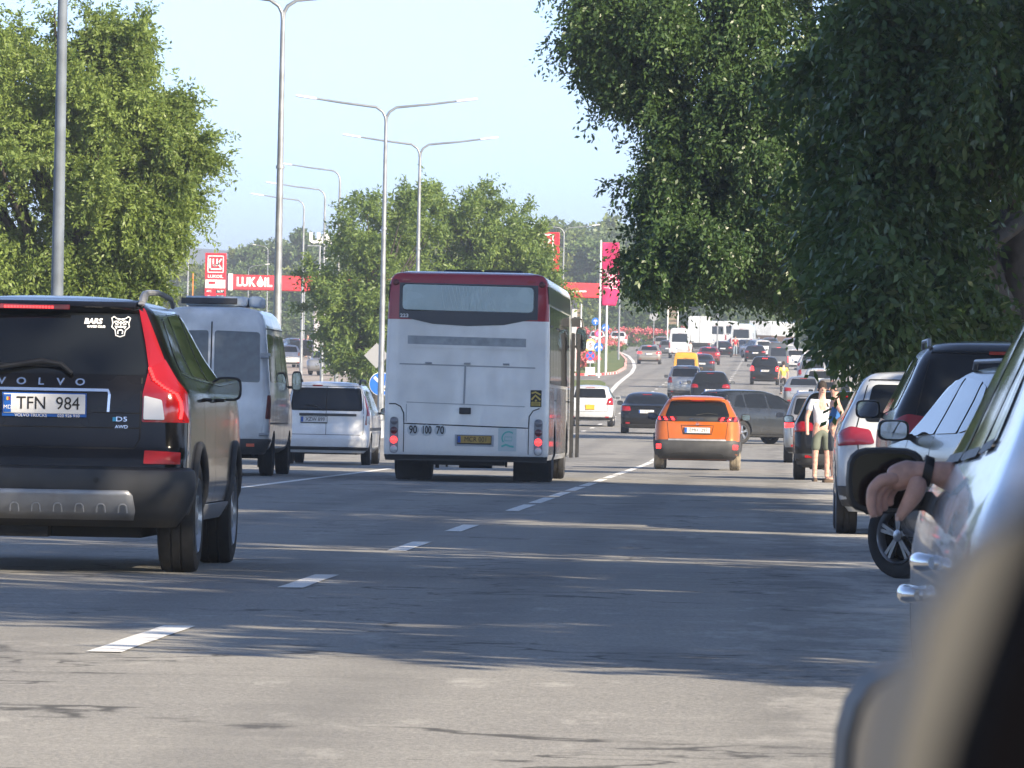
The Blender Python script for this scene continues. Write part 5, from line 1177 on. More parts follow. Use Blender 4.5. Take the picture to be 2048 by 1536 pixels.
kb = {0: MB(), 1: MB()}; acc = 0
for i in range(len(ipts)):
    a = ipts[i]; b_ = ipts[(i+1) % len(ipts)]; L_ = (b_-a).length
    n = max(1, int(L_/1.1))
    for k in range(n):
        p = a.lerp(b_, k/n); q = a.lerp(b_, (k+1)/n); c = (p+q)/2; an = math.atan2(q.y-p.y, q.x-p.x)
        zc = H(c.y); kb[acc % 2].box((c.x, c.y, zc+.07), ((q-p).length+.01, .16, .19), Matrix.Rotation(an, 3, 'Z')); acc += 1
o = kb[0].build('island_kerb', KR, None); o['kind'] = 'structure'; o = kb[1].build('island_kerb', KW, None); o['kind'] = 'structure'
# white edge line sweeping round the island
el = [G(u, v) for u, v in ((1228, 703), (1246, 712), (1254, 722), (1256, 734), (1248, 746), (1234, 756), (1218, 768), (1206, 780), (1190, 796))]
mb = MB(); vs = []
pl = [Vector((p.x+.5, p.y)) for p in el]; fine_ = []
for a, b_ in zip(pl, pl[1:]):
    n = max(1, int((b_-a).length/1.5)); fine_ += [a.lerp(b_, k/n) for k in range(n)]
fine_.append(pl[-1])
for i, p in enumerate(fine_):
    t = (fine_[min(i+1, len(fine_)-1)]-fine_[max(i-1, 0)]).normalized(); n_ = Vector((-t.y, t.x))*.14
    vs += [(p.x-n_.x, p.y-n_.y, H(p.y)+.012), (p.x+n_.x, p.y+n_.y, H(p.y)+.012)]
mb.add(vs, [(2*i, 2*i+1, 2*i+3, 2*i+2) for i in range(len(fine_)-1)]); o = mb.build('edge_line_marking', RP, None, 0); o['kind'] = 'structure'

# ---------------------------------------------------------------- leaves
def leafmat(name, dark, light, trans=.35, rough=.45):
    m = bpy.data.materials.new(name); m.use_nodes = True; nt = m.node_tree; b = nt.nodes['Principled BSDF']; out = nt.nodes['Material Output']
    g_ = nnode(nt, 'ShaderNodeNewGeometry'); c = mixc(nt, g_.outputs['Random Per Island'], dark, light)
    n, _ = noise(nt, .45, 3); c = mixc(nt, mrange(nt, n, .4, .65, 0, .45), c, tuple(min(1, x*1.5) for x in light))
    nt.links.new(c, b.inputs['Base Color']); b.inputs['Roughness'].default_value = rough; b.inputs['Specular IOR Level'].default_value = .4
    tr = nnode(nt, 'ShaderNodeBsdfTranslucent'); c2 = mixc(nt, .55, c, (light[0]*1.6, light[1]*1.5, light[2]*.6)); nt.links.new(c2, tr.inputs[0])
    ms = nnode(nt, 'ShaderNodeMixShader'); ms.inputs[0].default_value = trans; nt.links.new(b.outputs[0], ms.inputs[1]); nt.links.new(tr.outputs[0], ms.inputs[2]); nt.links.new(ms.outputs[0], out.inputs[0]); return m
LF_DARK = leafmat('elm_leaf', (.024, .056, .022), (.075, .128, .038), trans=.3, rough=.36)
LF_LIGHT = leafmat('walnut_leaf', (.08, .14, .035), (.22, .29, .075), trans=.4)
LF_MID = leafmat('locust_leaf', (.075, .14, .038), (.18, .25, .065), trans=.38)
LF_FAR = leafmat('wood_leaf', (.035, .07, .022), (.09, .135, .04), trans=.3)
def crown(name, blobs, m, parent, leaf=.09, aspect=.5, seed=1, twig=.5, per=22, droop=.5, sub=9, tips=60, subr=.33, shell=.55, sprays=0):
    """blobs: (centre, (rx, ry, rz)). Each blob is broken into lumps; each lump carries drooping twigs of leaves."""
    rs = np.random.RandomState(seed); P0 = []; C0 = []
    for (c, r) in blobs:
        c = np.array(c, float); r = np.array(r, float)
        d = rs.normal(size=(sub, 3)); d /= np.linalg.norm(d, axis=1)[:, None]
        cen = c + d*r*rs.uniform(shell, .92, (sub, 1)); cen = np.vstack([cen, c[None]])
        for k, cc in enumerate(cen):
            rr = r*subr*rs.uniform(.7, 1.25)
            if k == sub: rr = r*.6
            n = int(tips*(1 if k < sub else 1.5)); q = rs.normal(size=(n, 3)); q /= np.linalg.norm(q, axis=1)[:, None]
            P0.append(cc + q*rr*rs.uniform(.3, 1, (n, 1))**.6); C0.append(np.repeat(c[None], n, 0))
    for (c, r) in blobs*(1 if sprays else 0):      # long leafy shoots that break the outline
        c = np.array(c, float); r = np.array(r, float)
        for _ in range(sprays):
            d = rs.normal(size=3); d /= np.linalg.norm(d)
            if d[2] < -.15: continue
            st = c + d*r*.95; dv = d + rs.normal(size=3)*.35; dv[2] -= .25*droop; dv /= np.linalg.norm(dv); Ls = twig*rs.uniform(.7, 1.5)
            for k in range(7):
                t_ = k/6; q = st + dv*Ls*t_ - np.array([0, 0, droop*.35*Ls*t_*t_]); P0.append(np.repeat(q[None], 3, 0)+rs.normal(size=(3, 3))*.05*twig); C0.append(np.repeat((q-dv)[None], 3, 0))
    P = np.vstack(P0); C = np.vstack(C0); N = len(P)
    out = P-C; out /= (np.linalg.norm(out, axis=1)[:, None]+1e-6); dr = out + rs.normal(size=(N, 3))*.45; dr[:, 2] -= droop; dr /= np.linalg.norm(dr, axis=1)[:, None]
    t = np.linspace(.05, 1, per)[None, :, None]; tl = twig*rs.uniform(.6, 1.3, (N, 1, 1))
    base = P[:, None, :] + dr[:, None, :]*t*tl; base[:, :, 2] -= (t[..., 0]**2)*tl[..., 0]*droop*.5
    base += rs.normal(size=base.shape)*twig*.06
    far_ = rs.uniform(size=(N, 1)) < .3; base += (out*far_*rs.exponential(.22*twig, (N, 1)))[:, None, :]
    side = np.cross(dr, rs.normal(size=(N, 3))); side /= np.linalg.norm(side, axis=1)[:, None]+1e-6
    sgn = np.where(np.arange(per) % 2 == 0, 1, -1)[None, :, None]
    ax = side[:, None, :]*sgn*.8 + dr[:, None, :]*.6 + rs.normal(size=base.shape)*.35; ax[..., 2] -= droop*.5; ax /= np.linalg.norm(ax, axis=2)[..., None]
    nn = np.cross(ax, rs.normal(size=base.shape)); nn /= np.linalg.norm(nn, axis=2)[..., None]+1e-6
    L = leaf*rs.uniform(.6, 1.25, base.shape[:2])[..., None]
    b0 = base; b2 = base+ax*L; md = base+ax*L*.45; w_ = nn*L*aspect*.5
    V = np.stack([b0, md+w_, b2, md-w_], axis=2).reshape(-1, 3).astype(np.float32); nf = len(V)//4
    me = bpy.data.meshes.new(name); me.vertices.add(len(V)); me.vertices.foreach_set('co', V.ravel()); me.loops.add(nf*4); me.loops.foreach_set('vertex_index', np.arange(nf*4, dtype=np.int32))
    me.polygons.add(nf); me.polygons.foreach_set('loop_start', np.arange(0, nf*4, 4, dtype=np.int32)); me.polygons.foreach_set('loop_total', np.full(nf, 4, dtype=np.int32)); me.update(calc_edges=True)
    me.materials.append(m); o = bpy.data.objects.new(name, me); COL.objects.link(o); o.parent = parent; return o
def trunkmb(base, blobs, r0=.25, seed=0, top=None):
    rs = random.Random(seed); mb = MB(); base = Vector(base); cs = [Vector(b[0]) for b in blobs]; top = Vector(top) if top else sum(cs, Vector())/len(cs)
    pts = [base+Vector((0, 0, -.2))]
    for i in range(1, 8):
        t = i/7; p = base.lerp(top, t); pts.append(p+Vector((rs.uniform(-.12, .12), rs.uniform(-.12, .12), 0))*min(1, r0*4))
    mb.tube(pts, [r0*1.25]+[r0*(1-.7*i/7) for i in range(1, 8)], 10)
    for (c, r) in blobs:
        c = Vector(c); s = pts[rs.choice((3, 4, 5))]; 
        for k in range(6):
            e = c+Vector((rs.uniform(-.7, .7)*r[0], rs.uniform(-.7, .7)*r[1], rs.uniform(-.5, .7)*r[2])); m_ = s.lerp(e, .5)+Vector((0, 0, r[2]*.15)); mb.tube([s, s.lerp(m_, .5), m_, m_.lerp(e, .5)+Vector((0, 0, -.1)), e], [r0*.42, r0*.34, r0*.27, r0*.18, r0*.05], 6)
    return mb
def tree(label, base, blobs, lm, group=None, name='tree', r0=.25, cat='tree', seed=1, top=None, **kw):
    root = empty(name, base, 0, label, cat, group); b0 = Vector(base); bl = [(tuple(Vector(c)-b0), r) for c, r in blobs]
    crown('crown', bl, lm, root, seed=seed, **kw); trunkmb((0, 0, 0), bl, r0, seed, Vector(top)-b0 if top else None).build('trunk', BARK, root, smooth=60)
    return root
def B(u, v, D, ru, rv, rd=None):      # crown lobe centred on a picture point at distance D, radii in photograph pixels
    s = D/F; return (tuple(at(u, v, D)), (ru*s, rd or ru*s, rv*s))
def base_at(u, D): p = at(u, 800, D); return (p.x, D, H(D))
# left walnut tree
tree('large light green walnut-like tree filling the left edge behind the grey lamp pole', base_at(60, 150),
     [B(40, 150, 150, 190, 190, 2.5), B(160, 200, 149, 110, 120, 2), B(60, 400, 149, 210, 200, 2.5), B(240, 370, 149, 100, 130, 1.5), B(200, 490, 150, 130, 110, 2), B(310, 260, 149, 60, 55, .7), B(310, 420, 149, 50, 70, .7), B(90, 560, 150, 190, 90, 2), B(-150, 300, 151, 220, 300, 3), B(340, 300, 149, 30, 70, .4), B(230, 110, 149, 50, 60, .7), B(190, 590, 150, 90, 60, 1.5)],
     LF_LIGHT, name='walnut_tree', r0=.3, seed=3, leaf=.115, aspect=.42, twig=.55, per=24, tips=95, sub=10, droop=.35, subr=.36, sprays=14)
# trees right behind the lamp posts
tree('bushy green tree left of the bus roof, behind the second lamp post', base_at(745, 292),
     [B(745, 470, 292, 85, 75, 2.5), B(700, 560, 292, 75, 80, 2), B(690, 650, 292, 55, 70, 1.8), B(720, 720, 292, 50, 50, 1.5), B(800, 570, 293, 90, 110, 2.5), B(820, 450, 293, 60, 60, 2), B(770, 660, 292, 70, 90, 2), B(665, 610, 291, 35, 45, 1)],
     LF_MID, name='locust_tree', sprays=14, r0=.2, seed=5, leaf=.20, aspect=.4, twig=.6, per=12, tips=45, sub=9, droop=.2, top=tuple(at(750, 560, 292)))
tree('bushy green tree above the bus roof with a pointed top', base_at(950, 300),
     [B(920, 450, 300, 75, 75, 2.5), B(880, 520, 300, 80, 80, 2.5), B(990, 480, 300, 80, 70, 2.5), B(1040, 520, 300, 60, 70, 2), B(960, 570, 300, 130, 80, 3), B(1080, 560, 299, 40, 50, 1.2), B(1020, 600, 300, 90, 70, 2.5)],
     LF_MID, name='locust_tree', sprays=14, r0=.2, seed=6, leaf=.20, aspect=.4, twig=.6, per=12, tips=50, sub=9, droop=.2)
# roadside elms on the right
EG = 'elms along the right roadside'
def E(u, v, D, ru, rv, rd, tw=.6):      # a lobe given by the extent its leaves reach
    s_ = D/F; return (tuple(at(u, v, D)), (max(4, (ru-.75*tw/s_)/1.22)*s_, max(.3, (rd-.5*tw)/1.2), max(4, (rv-.75*tw/s_)/1.22)*s_))
tree('huge dark elm with long drooping branches, nearest trunk at the right edge', base_at(2046, 82),
     [E(1920, 130, 80, 290, 280, 3.5), E(1760, 150, 80, 150, 260, 2.5), E(1820, 440, 80, 165, 220, 2.6), E(2170, 200, 88, 400, 400, 4), E(1752, 565, 77, 115, 95, 1.3), E(1860, 570, 79, 160, 110, 2), E(1985, 560, 86, 150, 110, 2.5), E(1740, 380, 79, 130, 200, 2), E(2200, -300, 85, 600, 500, 5), E(1800, -350, 84, 400, 350, 4)],
     LF_DARK, name='elm_tree', sprays=8, r0=.33, seed=11, leaf=.14, aspect=.46, twig=.6, per=15, tips=105, sub=14, droop=.9, subr=.36, group=EG, top=tuple(at(2035, 200, 82)))
tree('dark elm reaching furthest left over the road, its lower branches partly sunlit', base_at(1900, 128),
     [E(1430, 20, 125, 235, 150, 2.5), E(1560, 150, 125, 260, 190, 3.2), E(1470, 320, 125, 195, 160, 2.5), E(1430, 240, 125, 140, 110, 2), E(1460, 470, 124, 200, 100, 2.5), E(1400, 400, 125, 130, 90, 2), E(1570, 480, 125, 240, 125, 3), E(1650, 320, 125, 250, 220, 3.5), E(1210, 90, 125, 60, 60, 1), E(1300, 150, 125, 85, 60, 1.2), E(1325, 510, 124, 70, 50, 1.2), E(1335, 350, 124, 60, 75, 1), E(1200, 15, 125, 55, 45, 1), E(1680, 520, 125, 190, 130, 3), E(1650, -200, 126, 500, 300, 5), E(1900, 100, 128, 350, 400, 4.5)],
     LF_DARK, name='elm_tree', sprays=16, r0=.32, seed=12, leaf=.105, aspect=.46, twig=.62, per=20, tips=105, sub=14, droop=.75, subr=.36, group=EG)
tree('dark elm behind the overhanging one, its low skirt above the pale trailer', base_at(1800, 210),
     [E(1630, 540, 208, 150, 95, 3), E(1520, 540, 206, 130, 75, 3), E(1740, 520, 210, 170, 160, 4), E(1690, 610, 208, 100, 90, 2.5), E(1600, 400, 210, 190, 190, 3.5), E(1780, 300, 212, 260, 260, 5), E(1810, 640, 208, 110, 110, 3)],
     LF_DARK, name='elm_tree', sprays=6, r0=.3, seed=13, leaf=.17, aspect=.5, twig=.6, per=14, tips=60, sub=12, droop=.6, group=EG)
tree('dark elm further up the right roadside, between parked cars and lower branches', base_at(1800, 330),
     [E(1750, 600, 325, 110, 110, 5), E(1660, 600, 322, 90, 60, 3), E(1830, 640, 330, 120, 130, 5), E(1750, 480, 330, 160, 150, 5), E(1900, 700, 320, 110, 90, 5)],
     LF_DARK, name='elm_tree', r0=.3, seed=14, leaf=.22, aspect=.5, twig=.7, per=12, tips=50, sub=10, droop=.4, group=EG)
# nearer elms outside the picture that shade the near road
for i, (x, y_, z) in enumerate(((12, 24.5, 7.4), (10.5, 36, 7.0), (11.0, 48, 7.5), (11.5, 62, 7.5), (9.8, 94, 8.2), (13, 72, 10), (14, 62, 13), (12.5, 90.5, 11))):
    tree('roadside elm shading the near road, %s from the photographer' % ('first', 'second', 'third', 'fourth', 'fifth', 'sixth', 'seventh', 'eighth')[i], (x, y_, H(y_)),
         [((x, y_, z), (4.5, 5, 4)), ((x-2, y_+3, z-1.5), (3, 3.5, 2.5)), ((x-1, y_-3, z-1), (3, 3, 2.5)), ((x+1, y_, z+4), (4, 5, 3)), ((x-1, y_+1, z), (3, 3, 3))], LF_DARK, name='elm_tree', r0=.35, seed=20+i, leaf=.30, aspect=.6, twig=.8, per=12, tips=45, sub=9, droop=.5, group=EG)
for i, y_ in enumerate((14, -4, -22)):
    tree('tree left of the road behind the photographer, %s in its row' % ('first', 'second', 'third')[i], (-21, y_, H(y_)), [((-21, y_, 6.5), (5, 5, 4.5)), ((-20, y_+1, 10), (4, 5, 4)), ((-21, y_-1, 3), (4, 4, 2.5))], LF_MID, name='broadleaf_tree', r0=.3, seed=50+i, leaf=.45, aspect=.65, twig=.9, per=9, tips=32, sub=8, droop=.3, group='trees left of the near road')
# trees behind the photographer, mirrored in the paint and glass of the cars
for i, x in enumerate((-22, -12, -4, 4, 12, 22)):
    tree('tree standing behind the photographer, %s from the left' % ('first', 'second', 'third', 'fourth', 'fifth', 'sixth')[i], (x, -46, H(-40)), [((x, -46, 6), (5, 4, 4.5)), ((x+2, -45, 11), (4.5, 4, 4.5)), ((x-2, -62, 3), (4.5, 3, 2.5))], LF_MID, name='broadleaf_tree', r0=.3, seed=30+i, leaf=.5, aspect=.7, twig=.9, per=8, tips=30, sub=8, droop=.2, group='trees behind the photographer')

# far wood: five tree shapes copied over the slope
WK = 'trees of the far wood'; protos = []
for k in range(5):
    rs = random.Random(40+k); hh = 12.5; bl = [((rs.uniform(-1.2, 1.2), rs.uniform(-1, 1), hh*.62), (3.2, 3.2, 4.2))]
    for j in range(6): a = rs.uniform(0, 6.28); bl.append(((2.6*math.cos(a), 2.6*math.sin(a), rs.uniform(3.2, hh*.8)), (2.2, 2.2, 2.3)))
    bl.append(((rs.uniform(-.8, .8), 0, hh*.88), (2, 2, 1.8)))
    r_ = empty('broadleaf_tree', (0, 0, 0)); crown('crown', bl, leafmat('wood_leaf_shade', *(((.07, .13, .04), (.16, .23, .07)), ((.085, .14, .05), (.19, .25, .08)), ((.06, .11, .04), (.13, .20, .065)), ((.10, .15, .04), (.25, .29, .08)), ((.07, .13, .06), (.17, .23, .11)))[k], trans=.3), r_, seed=60+k, leaf=.50, aspect=.65, twig=.9, per=8, tips=44, sub=9, droop=.2, subr=.42)
    trunkmb((0, 0, 0), bl, .22, k).build('trunk', BARK, r_, smooth=60); protos.append(r_)
far = []
rs = random.Random(9)
def skyl(u): return float(np.interp(u, [150, 250, 330, 400, 440, 470, 540, 640, 700, 900, 1080, 1110, 1200, 1260, 1300, 1500, 1700, 1900], [480, 505, 520, 515, 500, 470, 462, 440, 440, 450, 440, 418, 415, 425, 440, 470, 480, 480]))
for u in range(150, 1960, 46):
    far.append((u+rs.uniform(-12, 12), 905+rs.uniform(-15, 25), skyl(u)+rs.uniform(-6, 12)))
for u in range(160, 1960, 52):
    far.append((u+rs.uniform(-15, 15), 830+rs.uniform(-12, 12), skyl(u)+rs.uniform(35, 70)))
for u in range(180, 1960, 60):
    far.append((u+rs.uniform(-15, 15), 772+rs.uniform(-8, 8), 560+rs.uniform(-15, 25)))
used = [0]*5
ORD = 'first second third fourth fifth sixth seventh eighth ninth tenth eleventh twelfth thirteenth fourteenth fifteenth sixteenth seventeenth eighteenth nineteenth twentieth'.split()
def ordn(n): return ORD[n] if n < 20 else ('twenty-'+ORD[n-20] if n < 29 else ('thirtieth' if n == 29 else 'thirty-'+ORD[n-30]))
def far_label(u, D, i):
    row = 'back' if D > 870 else ('middle' if D > 800 else 'front')
    same = sorted(x[0] for x in far if ('back' if x[1] > 870 else ('middle' if x[1] > 800 else 'front')) == row)
    return 'broadleaf tree, %s from the left in the %s row of the far wood' % (ordn(same.index(u)), row)
for i, (u, D, vt) in enumerate(far):
    k = rs.randrange(5); p = at(u, 700, D); zt = at(u, vt, D).z; sc_ = (zt-H(D))/14.3
    o = protos[k] if not used[k] else copy_tree(protos[k]); used[k] = 1
    o.location = (p.x, D, H(D)-.2); o.scale = (max(.75, sc_)*rs.uniform(.95, 1.15),)*2+(sc_,); o.rotation_euler = (0, 0, rs.uniform(0, 6.28))
    tag(o, far_label(u, D, i), 'tree', WK)
for k in range(5):
    if not used[k]: bpy.data.objects.remove(protos[k])
# undergrowth hedge at the foot of the wood
hd = empty('hedge', (0, 745, H(745)), 0, 'long green hedge of bushes at the foot of the far wood', 'hedge')
bl = [((x+random.Random(x).uniform(-1, 1), random.Random(x+5).uniform(-2, 2), 1.5), (2.6, 2, 2.1)) for x in range(-52, 62, 3)]
crown('foliage', bl, LF_FAR, hd, seed=77, leaf=.45, aspect=.6, twig=.7, per=7, tips=22, sub=6, droop=.2)
# distant ridge beyond the wood
vs = []; n = 60; rr_ = random.Random(4)
for i in range(n): 
    x = -1400+2800*i/(n-1); zt = CAMZ+ (330+12*math.sin(i*.35)+8*math.sin(i*.9))/F*4600*1.0
    vs += [(x, 4600, -5), (x, 4800, zt), (x, 6000, zt*.8)]
fs = [(3*i+a, 3*i+3+a, 3*i+4+a, 3*i+1+a) for i in range(n-1) for a in (0, 1)]
me = bpy.data.meshes.new('hills'); me.from_pydata(vs, [], fs); o = link('hills', me, mat('hill_green', (.05, .075, .035), .95, var=.3, scale=.01), None, 60); o['kind'] = 'structure'
# flowers
def flowers(name, label, pts, hgt, seed, dens=40):
    o0 = Vector((pts[0].x, pts[0].y, H(pts[0].y))); root = empty(name, o0, 0, label, 'flower bed'); bl = []
    for p in pts: bl.append((tuple(Vector((p.x, p.y, H(p.y)+hgt*.5))-o0), (1.0, .8, hgt*.55)))
    crown('foliage', bl, LF_MID, root, seed=seed, leaf=.16, aspect=.6, twig=.25, per=6, tips=dens, sub=5, droop=0)
    bl = [((c[0], c[1], c[2]+hgt*.3), (1.0, .8, hgt*.35)) for c, r in bl]
    crown('blossom', bl, mat('blossom', (.72, .17, .19), .6, var=.4, scale=3), root, seed=seed+1, leaf=.16, aspect=.9, twig=.2, per=3, tips=dens//2, sub=5, droop=0)
flowers('rose_bed', 'pink and red roses on the roundabout lawn beside the round signs', [G(u, v) for u, v in ((1150, 730), (1160, 722), (1172, 716), (1184, 712), (1196, 709), (1208, 707), (1218, 706), (1228, 705), (1148, 742), (1156, 745))], 1.1, 5)
flowers('rose_hedge', 'long strip of red roses behind the far queue of cars', [Vector((x, 722+.1*x, 0)) for x in np.arange(4, 20, 1.3)], 1.7, 8, 50)

# ---------------------------------------------------------------- street lamps
LG = 'double-arm street lamps on the centre line'; LS = 'single-arm street lamps'
def lamp(u, vtop, D, label, arms=(1, -1), arm=2.5, r=.09, group=None, head=True, m=GALV, rise=.45, lean=0, name='street_lamp', cut=None):
    p = at(u, vtop, D); zt = p.z; zb = H(D); root = empty(name, (p.x, D, zb), 0, label, 'street lamp', group); h = zt-zb
    mb = MB(); mb.tube([(0, 0, 0), (0, 0, h*.5), (0, 0, h)], [r, r*.75, r*.5], 14); mb.build('pole', m, root, smooth=60)
    b = MB(); b.lathe([(0, r*1.6), (.5, r*1.5), (.55, r)], axis='z', n=14); b.build('base', m, root)
    hb = MB(); hb.box((0, -r*1.05, 1.1), (r*.9, .03, .42)); hb.build('access_door', m, root)
    for zz in (h*.33, h*.66): cl = MB(); cl.lathe([(zz, r*.9), (zz+.07, r*.88)], axis='z', n=14); cl.build('joint_ring', m, root)
    for sg in arms:
        mb = MB(); pts = [(0, 0, h-.05), (sg*.02, 0, h+rise*.35), (sg*.10, 0, h+rise*.7), (sg*.3, 0, h+rise*1.0), (sg*arm*.5, 0, h+rise*1.0+.14*arm*.3), (sg*arm*.8, 0, h+rise+.14*arm*.6)]
        mb.tube(pts, [r*.45, r*.42, r*.4, r*.38, r*.33, r*.3], 8); ao = mb.build('arm', m, root, smooth=60)
        hd = MB(); a = Vector(pts[-1]); hd.box(a+Vector((sg*arm*.11, 0, .035)), (arm*.24, .16, .07), Matrix.Rotation(-sg*.14, 3, 'Y')); hd.build('lamp_head', mat('lamp_head_white', (.70, .71, .72), .4), ao, bevel=.02)
    return root
lamp(566, 40, 153, 'tall double-arm lamp whose pole rises behind the old white van, nearest of the doubles', arm=2.6, r=.11, group=LG)
lamp(772, 245, 200, 'double-arm lamp rising at the left edge of the bus', arm=2.6, r=.10, group=LG)
lamp(840, 315, 234, 'double-arm lamp rising behind the bus roof', arm=2.6, r=.095, group=LG)
lamp(680, 362, 300, 'single-arm lamp just left of the bushy tree, highest of the three behind', arms=(-1,), arm=2.7, r=.09, group=LS)
lamp(650, 398, 330, 'single-arm lamp passing through the white rooftop letters', arms=(-1,), arm=2.8, r=.09, group=LS)
lamp(608, 418, 355, 'single-arm lamp standing between the tall double lamp and the white letters', arms=(-1,), arm=2.7, r=.09, group=LS)
lamp(377, 487, 430, 'single-arm lamp between the left tree and the red price sign', arms=(-1,), arm=2.2, r=.09, group=LS)
lamp(311, 505, 440, 'single-arm lamp close beside the left tree edge', arms=(-1,), arm=2.0, r=.08, group=LS)
lamp(254, 578, 500, 'small lamp low at the left tree with its arm to the right', arms=(1,), arm=1.5, r=.07, group=LS)
lamp(1128, 470, 430, 'double-arm lamp behind the red box sign', arms=(1, -1), arm=2.2, r=.08, group=LG)
lamp(610, 532, 560, 'small lamp behind the canopy with its arm to the right', arms=(1,), arm=1.8, r=.07, group=LS)
lamp(497, 543, 560, 'small lamp above the canopy lettering', arms=(1,), arm=1.7, r=.07, group=LS)
lamp(233, 575, 520, 'short lamp pole almost hidden in the left tree', arms=(1,), arm=.5, r=.07, group=LS)
lamp(536, 503, 620, 'far lamp left of the tall pole above the canopy', arms=(-1,), arm=1.4, r=.08, group=LS)
p = at(112, 700, 118); root = empty('lamp_pole', (p.x, 118, H(118)), 0, 'thick dark grey pole in front of the left tree, cut by the picture top', 'pole')
b = MB(); b.tube([(0, 0, 0), (0, 0, 5), (0, 0, 10.5)], [.12, .10, .075], 18); b.build('pole', mat('grey_pole', (.14, .17, .21), .6, var=.25, scale=2), root, smooth=60)
b = MB(); b.tube([(0, 0, 10.4), (.2, 0, 10.8), (1.6, 0, 11.1)], .04, 8); b.build('arm', GALV, root)
def pole(u, v0, D, label, r=.05, name='pole', m=GALV, cat='pole'):
    p = at(u, v0, D); o = empty(name, (p.x, D, H(D)), 0, label, cat); b = MB(); b.tube([(0, 0, 0), (0, 0, p.z-H(D))], [r, r*.7], 10); b.build('shaft', m, o); return o
pole(1240, 560, 560, 'slim pale pole right of the magenta flag', .09); pole(1436, 608, 600, 'slim white pole above the white vans', .08); pole(386, 545, 440, 'slim orange pole left of the red price sign', .06, m=mat('orange_paint', (.6, .22, .04), .6))
# radio mast
p = at(1287, 425, 880); root = empty('radio_mast', (p.x, 880, H(880)), 0, 'thin radio mast standing against the sky by the elm edge', 'mast'); h0 = at(1287, 240, 880).z-H(880)
b = MB(); b.tube([(0, 0, 0), (0, 0, h0*.93), (0, 0, h0)], [.13, .07, .02], 8)
for sg in (-1, 1): b.tube([(0, 0, h0*.90), (sg*.6, 0, h0*.903), (sg*.65, 0, h0*.915)], .045, 6)
b.build('shaft', GALV, root)

# ---------------------------------------------------------------- filling station
RED = mat('station_red', (.62, .015, .03), .4, var=.08); SW = mat('station_white', (.78, .78, .78), .4); MAG = mat('flag_magenta', (.62, .012, .12), .7, var=.12)
yl, yr = 450, 456
pl_, pr_ = at(457, 565, yl), at(1202, 580, yr)
ang = math.atan2(pr_.y-pl_.y, pr_.x-pl_.x); Lc = math.hypot(pr_.x-pl_.x, pr_.y-pl_.y)
root = empty('station_canopy', (pl_.x, pl_.y, H(yl)), ang, 'long red filling station canopy with white lettering and a white stripe', 'canopy'); zc = (pl_.z+pr_.z)/2-H(yl)
b = MB(); b.box((Lc/2, 1.5, zc), (Lc, 3, .98)); b.build('fascia', RED, root, bevel=.04)
b = MB(); b.box((Lc*.62, -.02, zc-.08), (Lc*.68, .03, .10)); b.build('stripe', SW, root)
b = MB(); b.box((.12, -.05, zc), (.3, .1, 1.1)); b.build('end_post', SW, root)
b = MB(); b.box((Lc*.42, .5, zc+.52), (Lc*.3, .3, .05)); b.build('roof_edge', SW, root)
for x in (.9, 6.6, 14, 24):
    c = MB(); c.box((x if x > 1 else 6.3, 1.5, (zc-.5)/2-.5), (.35, .35, zc+.5)); c.build('column', mat('column_grey', (.4, .4, .42), .5), root)
def text_fit(name, body, size, x0, x1, fn, m, parent, bold=0):
    vs, fs = text_geo(body, size, bold=bold); lo = min(v[0] for v in vs); hi = max(v[0] for v in vs); mb_ = MB()
    mb_.add([fn(x0+(v[0]-lo)/(hi-lo)*(x1-x0), v[1], v[2]) for v in vs], fs); return mb_.build(name, m, parent, smooth=0)
text_fit('canopy_lettering', 'LUK', .82, .55, 1.85, lambda a, cc, d: (a, -.03-d, zc+cc), SW, root, .03)
text_fit('canopy_lettering', 'IL', .82, 2.42, 2.95, lambda a, cc, d: (a, -.03-d, zc+cc), SW, root, .03)
dr = MB(); pts = [(2.14+.24*math.sin(R(a)), -.03, zc-.05-.24*math.cos(R(a))) for a in range(-135, 136, 15)]+[(2.14, -.03, zc+.46)]; dr.slab(pts, (0, -1, 0), .02); dr.build('drop_emblem', SW, root)
# kiosk / wall behind the left tree
g = G(660, 705); root = empty('station_building', (g.x, g.y+4, g.z), 0, 'pale blue-grey filling station wall seen between the tree and the lamp poles', 'building')
b = MB(); b.box((1.5, 2, 1.6), (6, 5, 3.2)); b.build('wall', mat('pale_wall', (.42, .48, .55), .6, var=.08), root); b = MB(); b.box((1.5, 2, 3.3), (6.3, 5.3, .2)); b.build('roof', SW, root); b = MB(); b.box((.2, -.52, 1.1), (1, .03, 2.1)); b.build('door', GREYP, root)
b = MB(); b.box((2.6, -.52, 1.6), (1.8, .03, 1.1)); b.build('window', GLASS, root)
# price pylon
def logo(root, cx, cz, s, y0):
    # framed emblem: square outline and the stylised three-letter mark
    mb = MB()
    for (x, z, w2, h2) in ((0, s*.5, s, s*.06), (0, -s*.5, s, s*.06), (s*.47, 0, s*.06, s), (-s*.47, 0, s*.06, s)): mb.box((cx+x, y0, cz+z), (w2, .03, h2))
    def bar(pts, w2=.09):
        for a, c in zip(pts, pts[1:]):
            a = Vector((a[0], 0, a[1])); c = Vector((c[0], 0, c[1])); d = c-a; an = math.atan2(d.z, d.x); m_ = (a+c)/2
            mb.box((cx+m_.x*s, y0-.005, cz+m_.z*s), (d.length*s+w2*s*.9, .03, w2*s), Matrix.Rotation(-an, 3, 'Y'))
    bar([(-.34, .30), (-.34, -.30), (.30, -.30)]); bar([(-.15, .30), (-.15, -.02), (-.08, -.12), (.02, -.12), (.08, -.02), (.08, .30)]); bar([(.33, .30), (.17, .08), (.17, 0), (.36, -.28)])
    mb.build('emblem', SW, root)
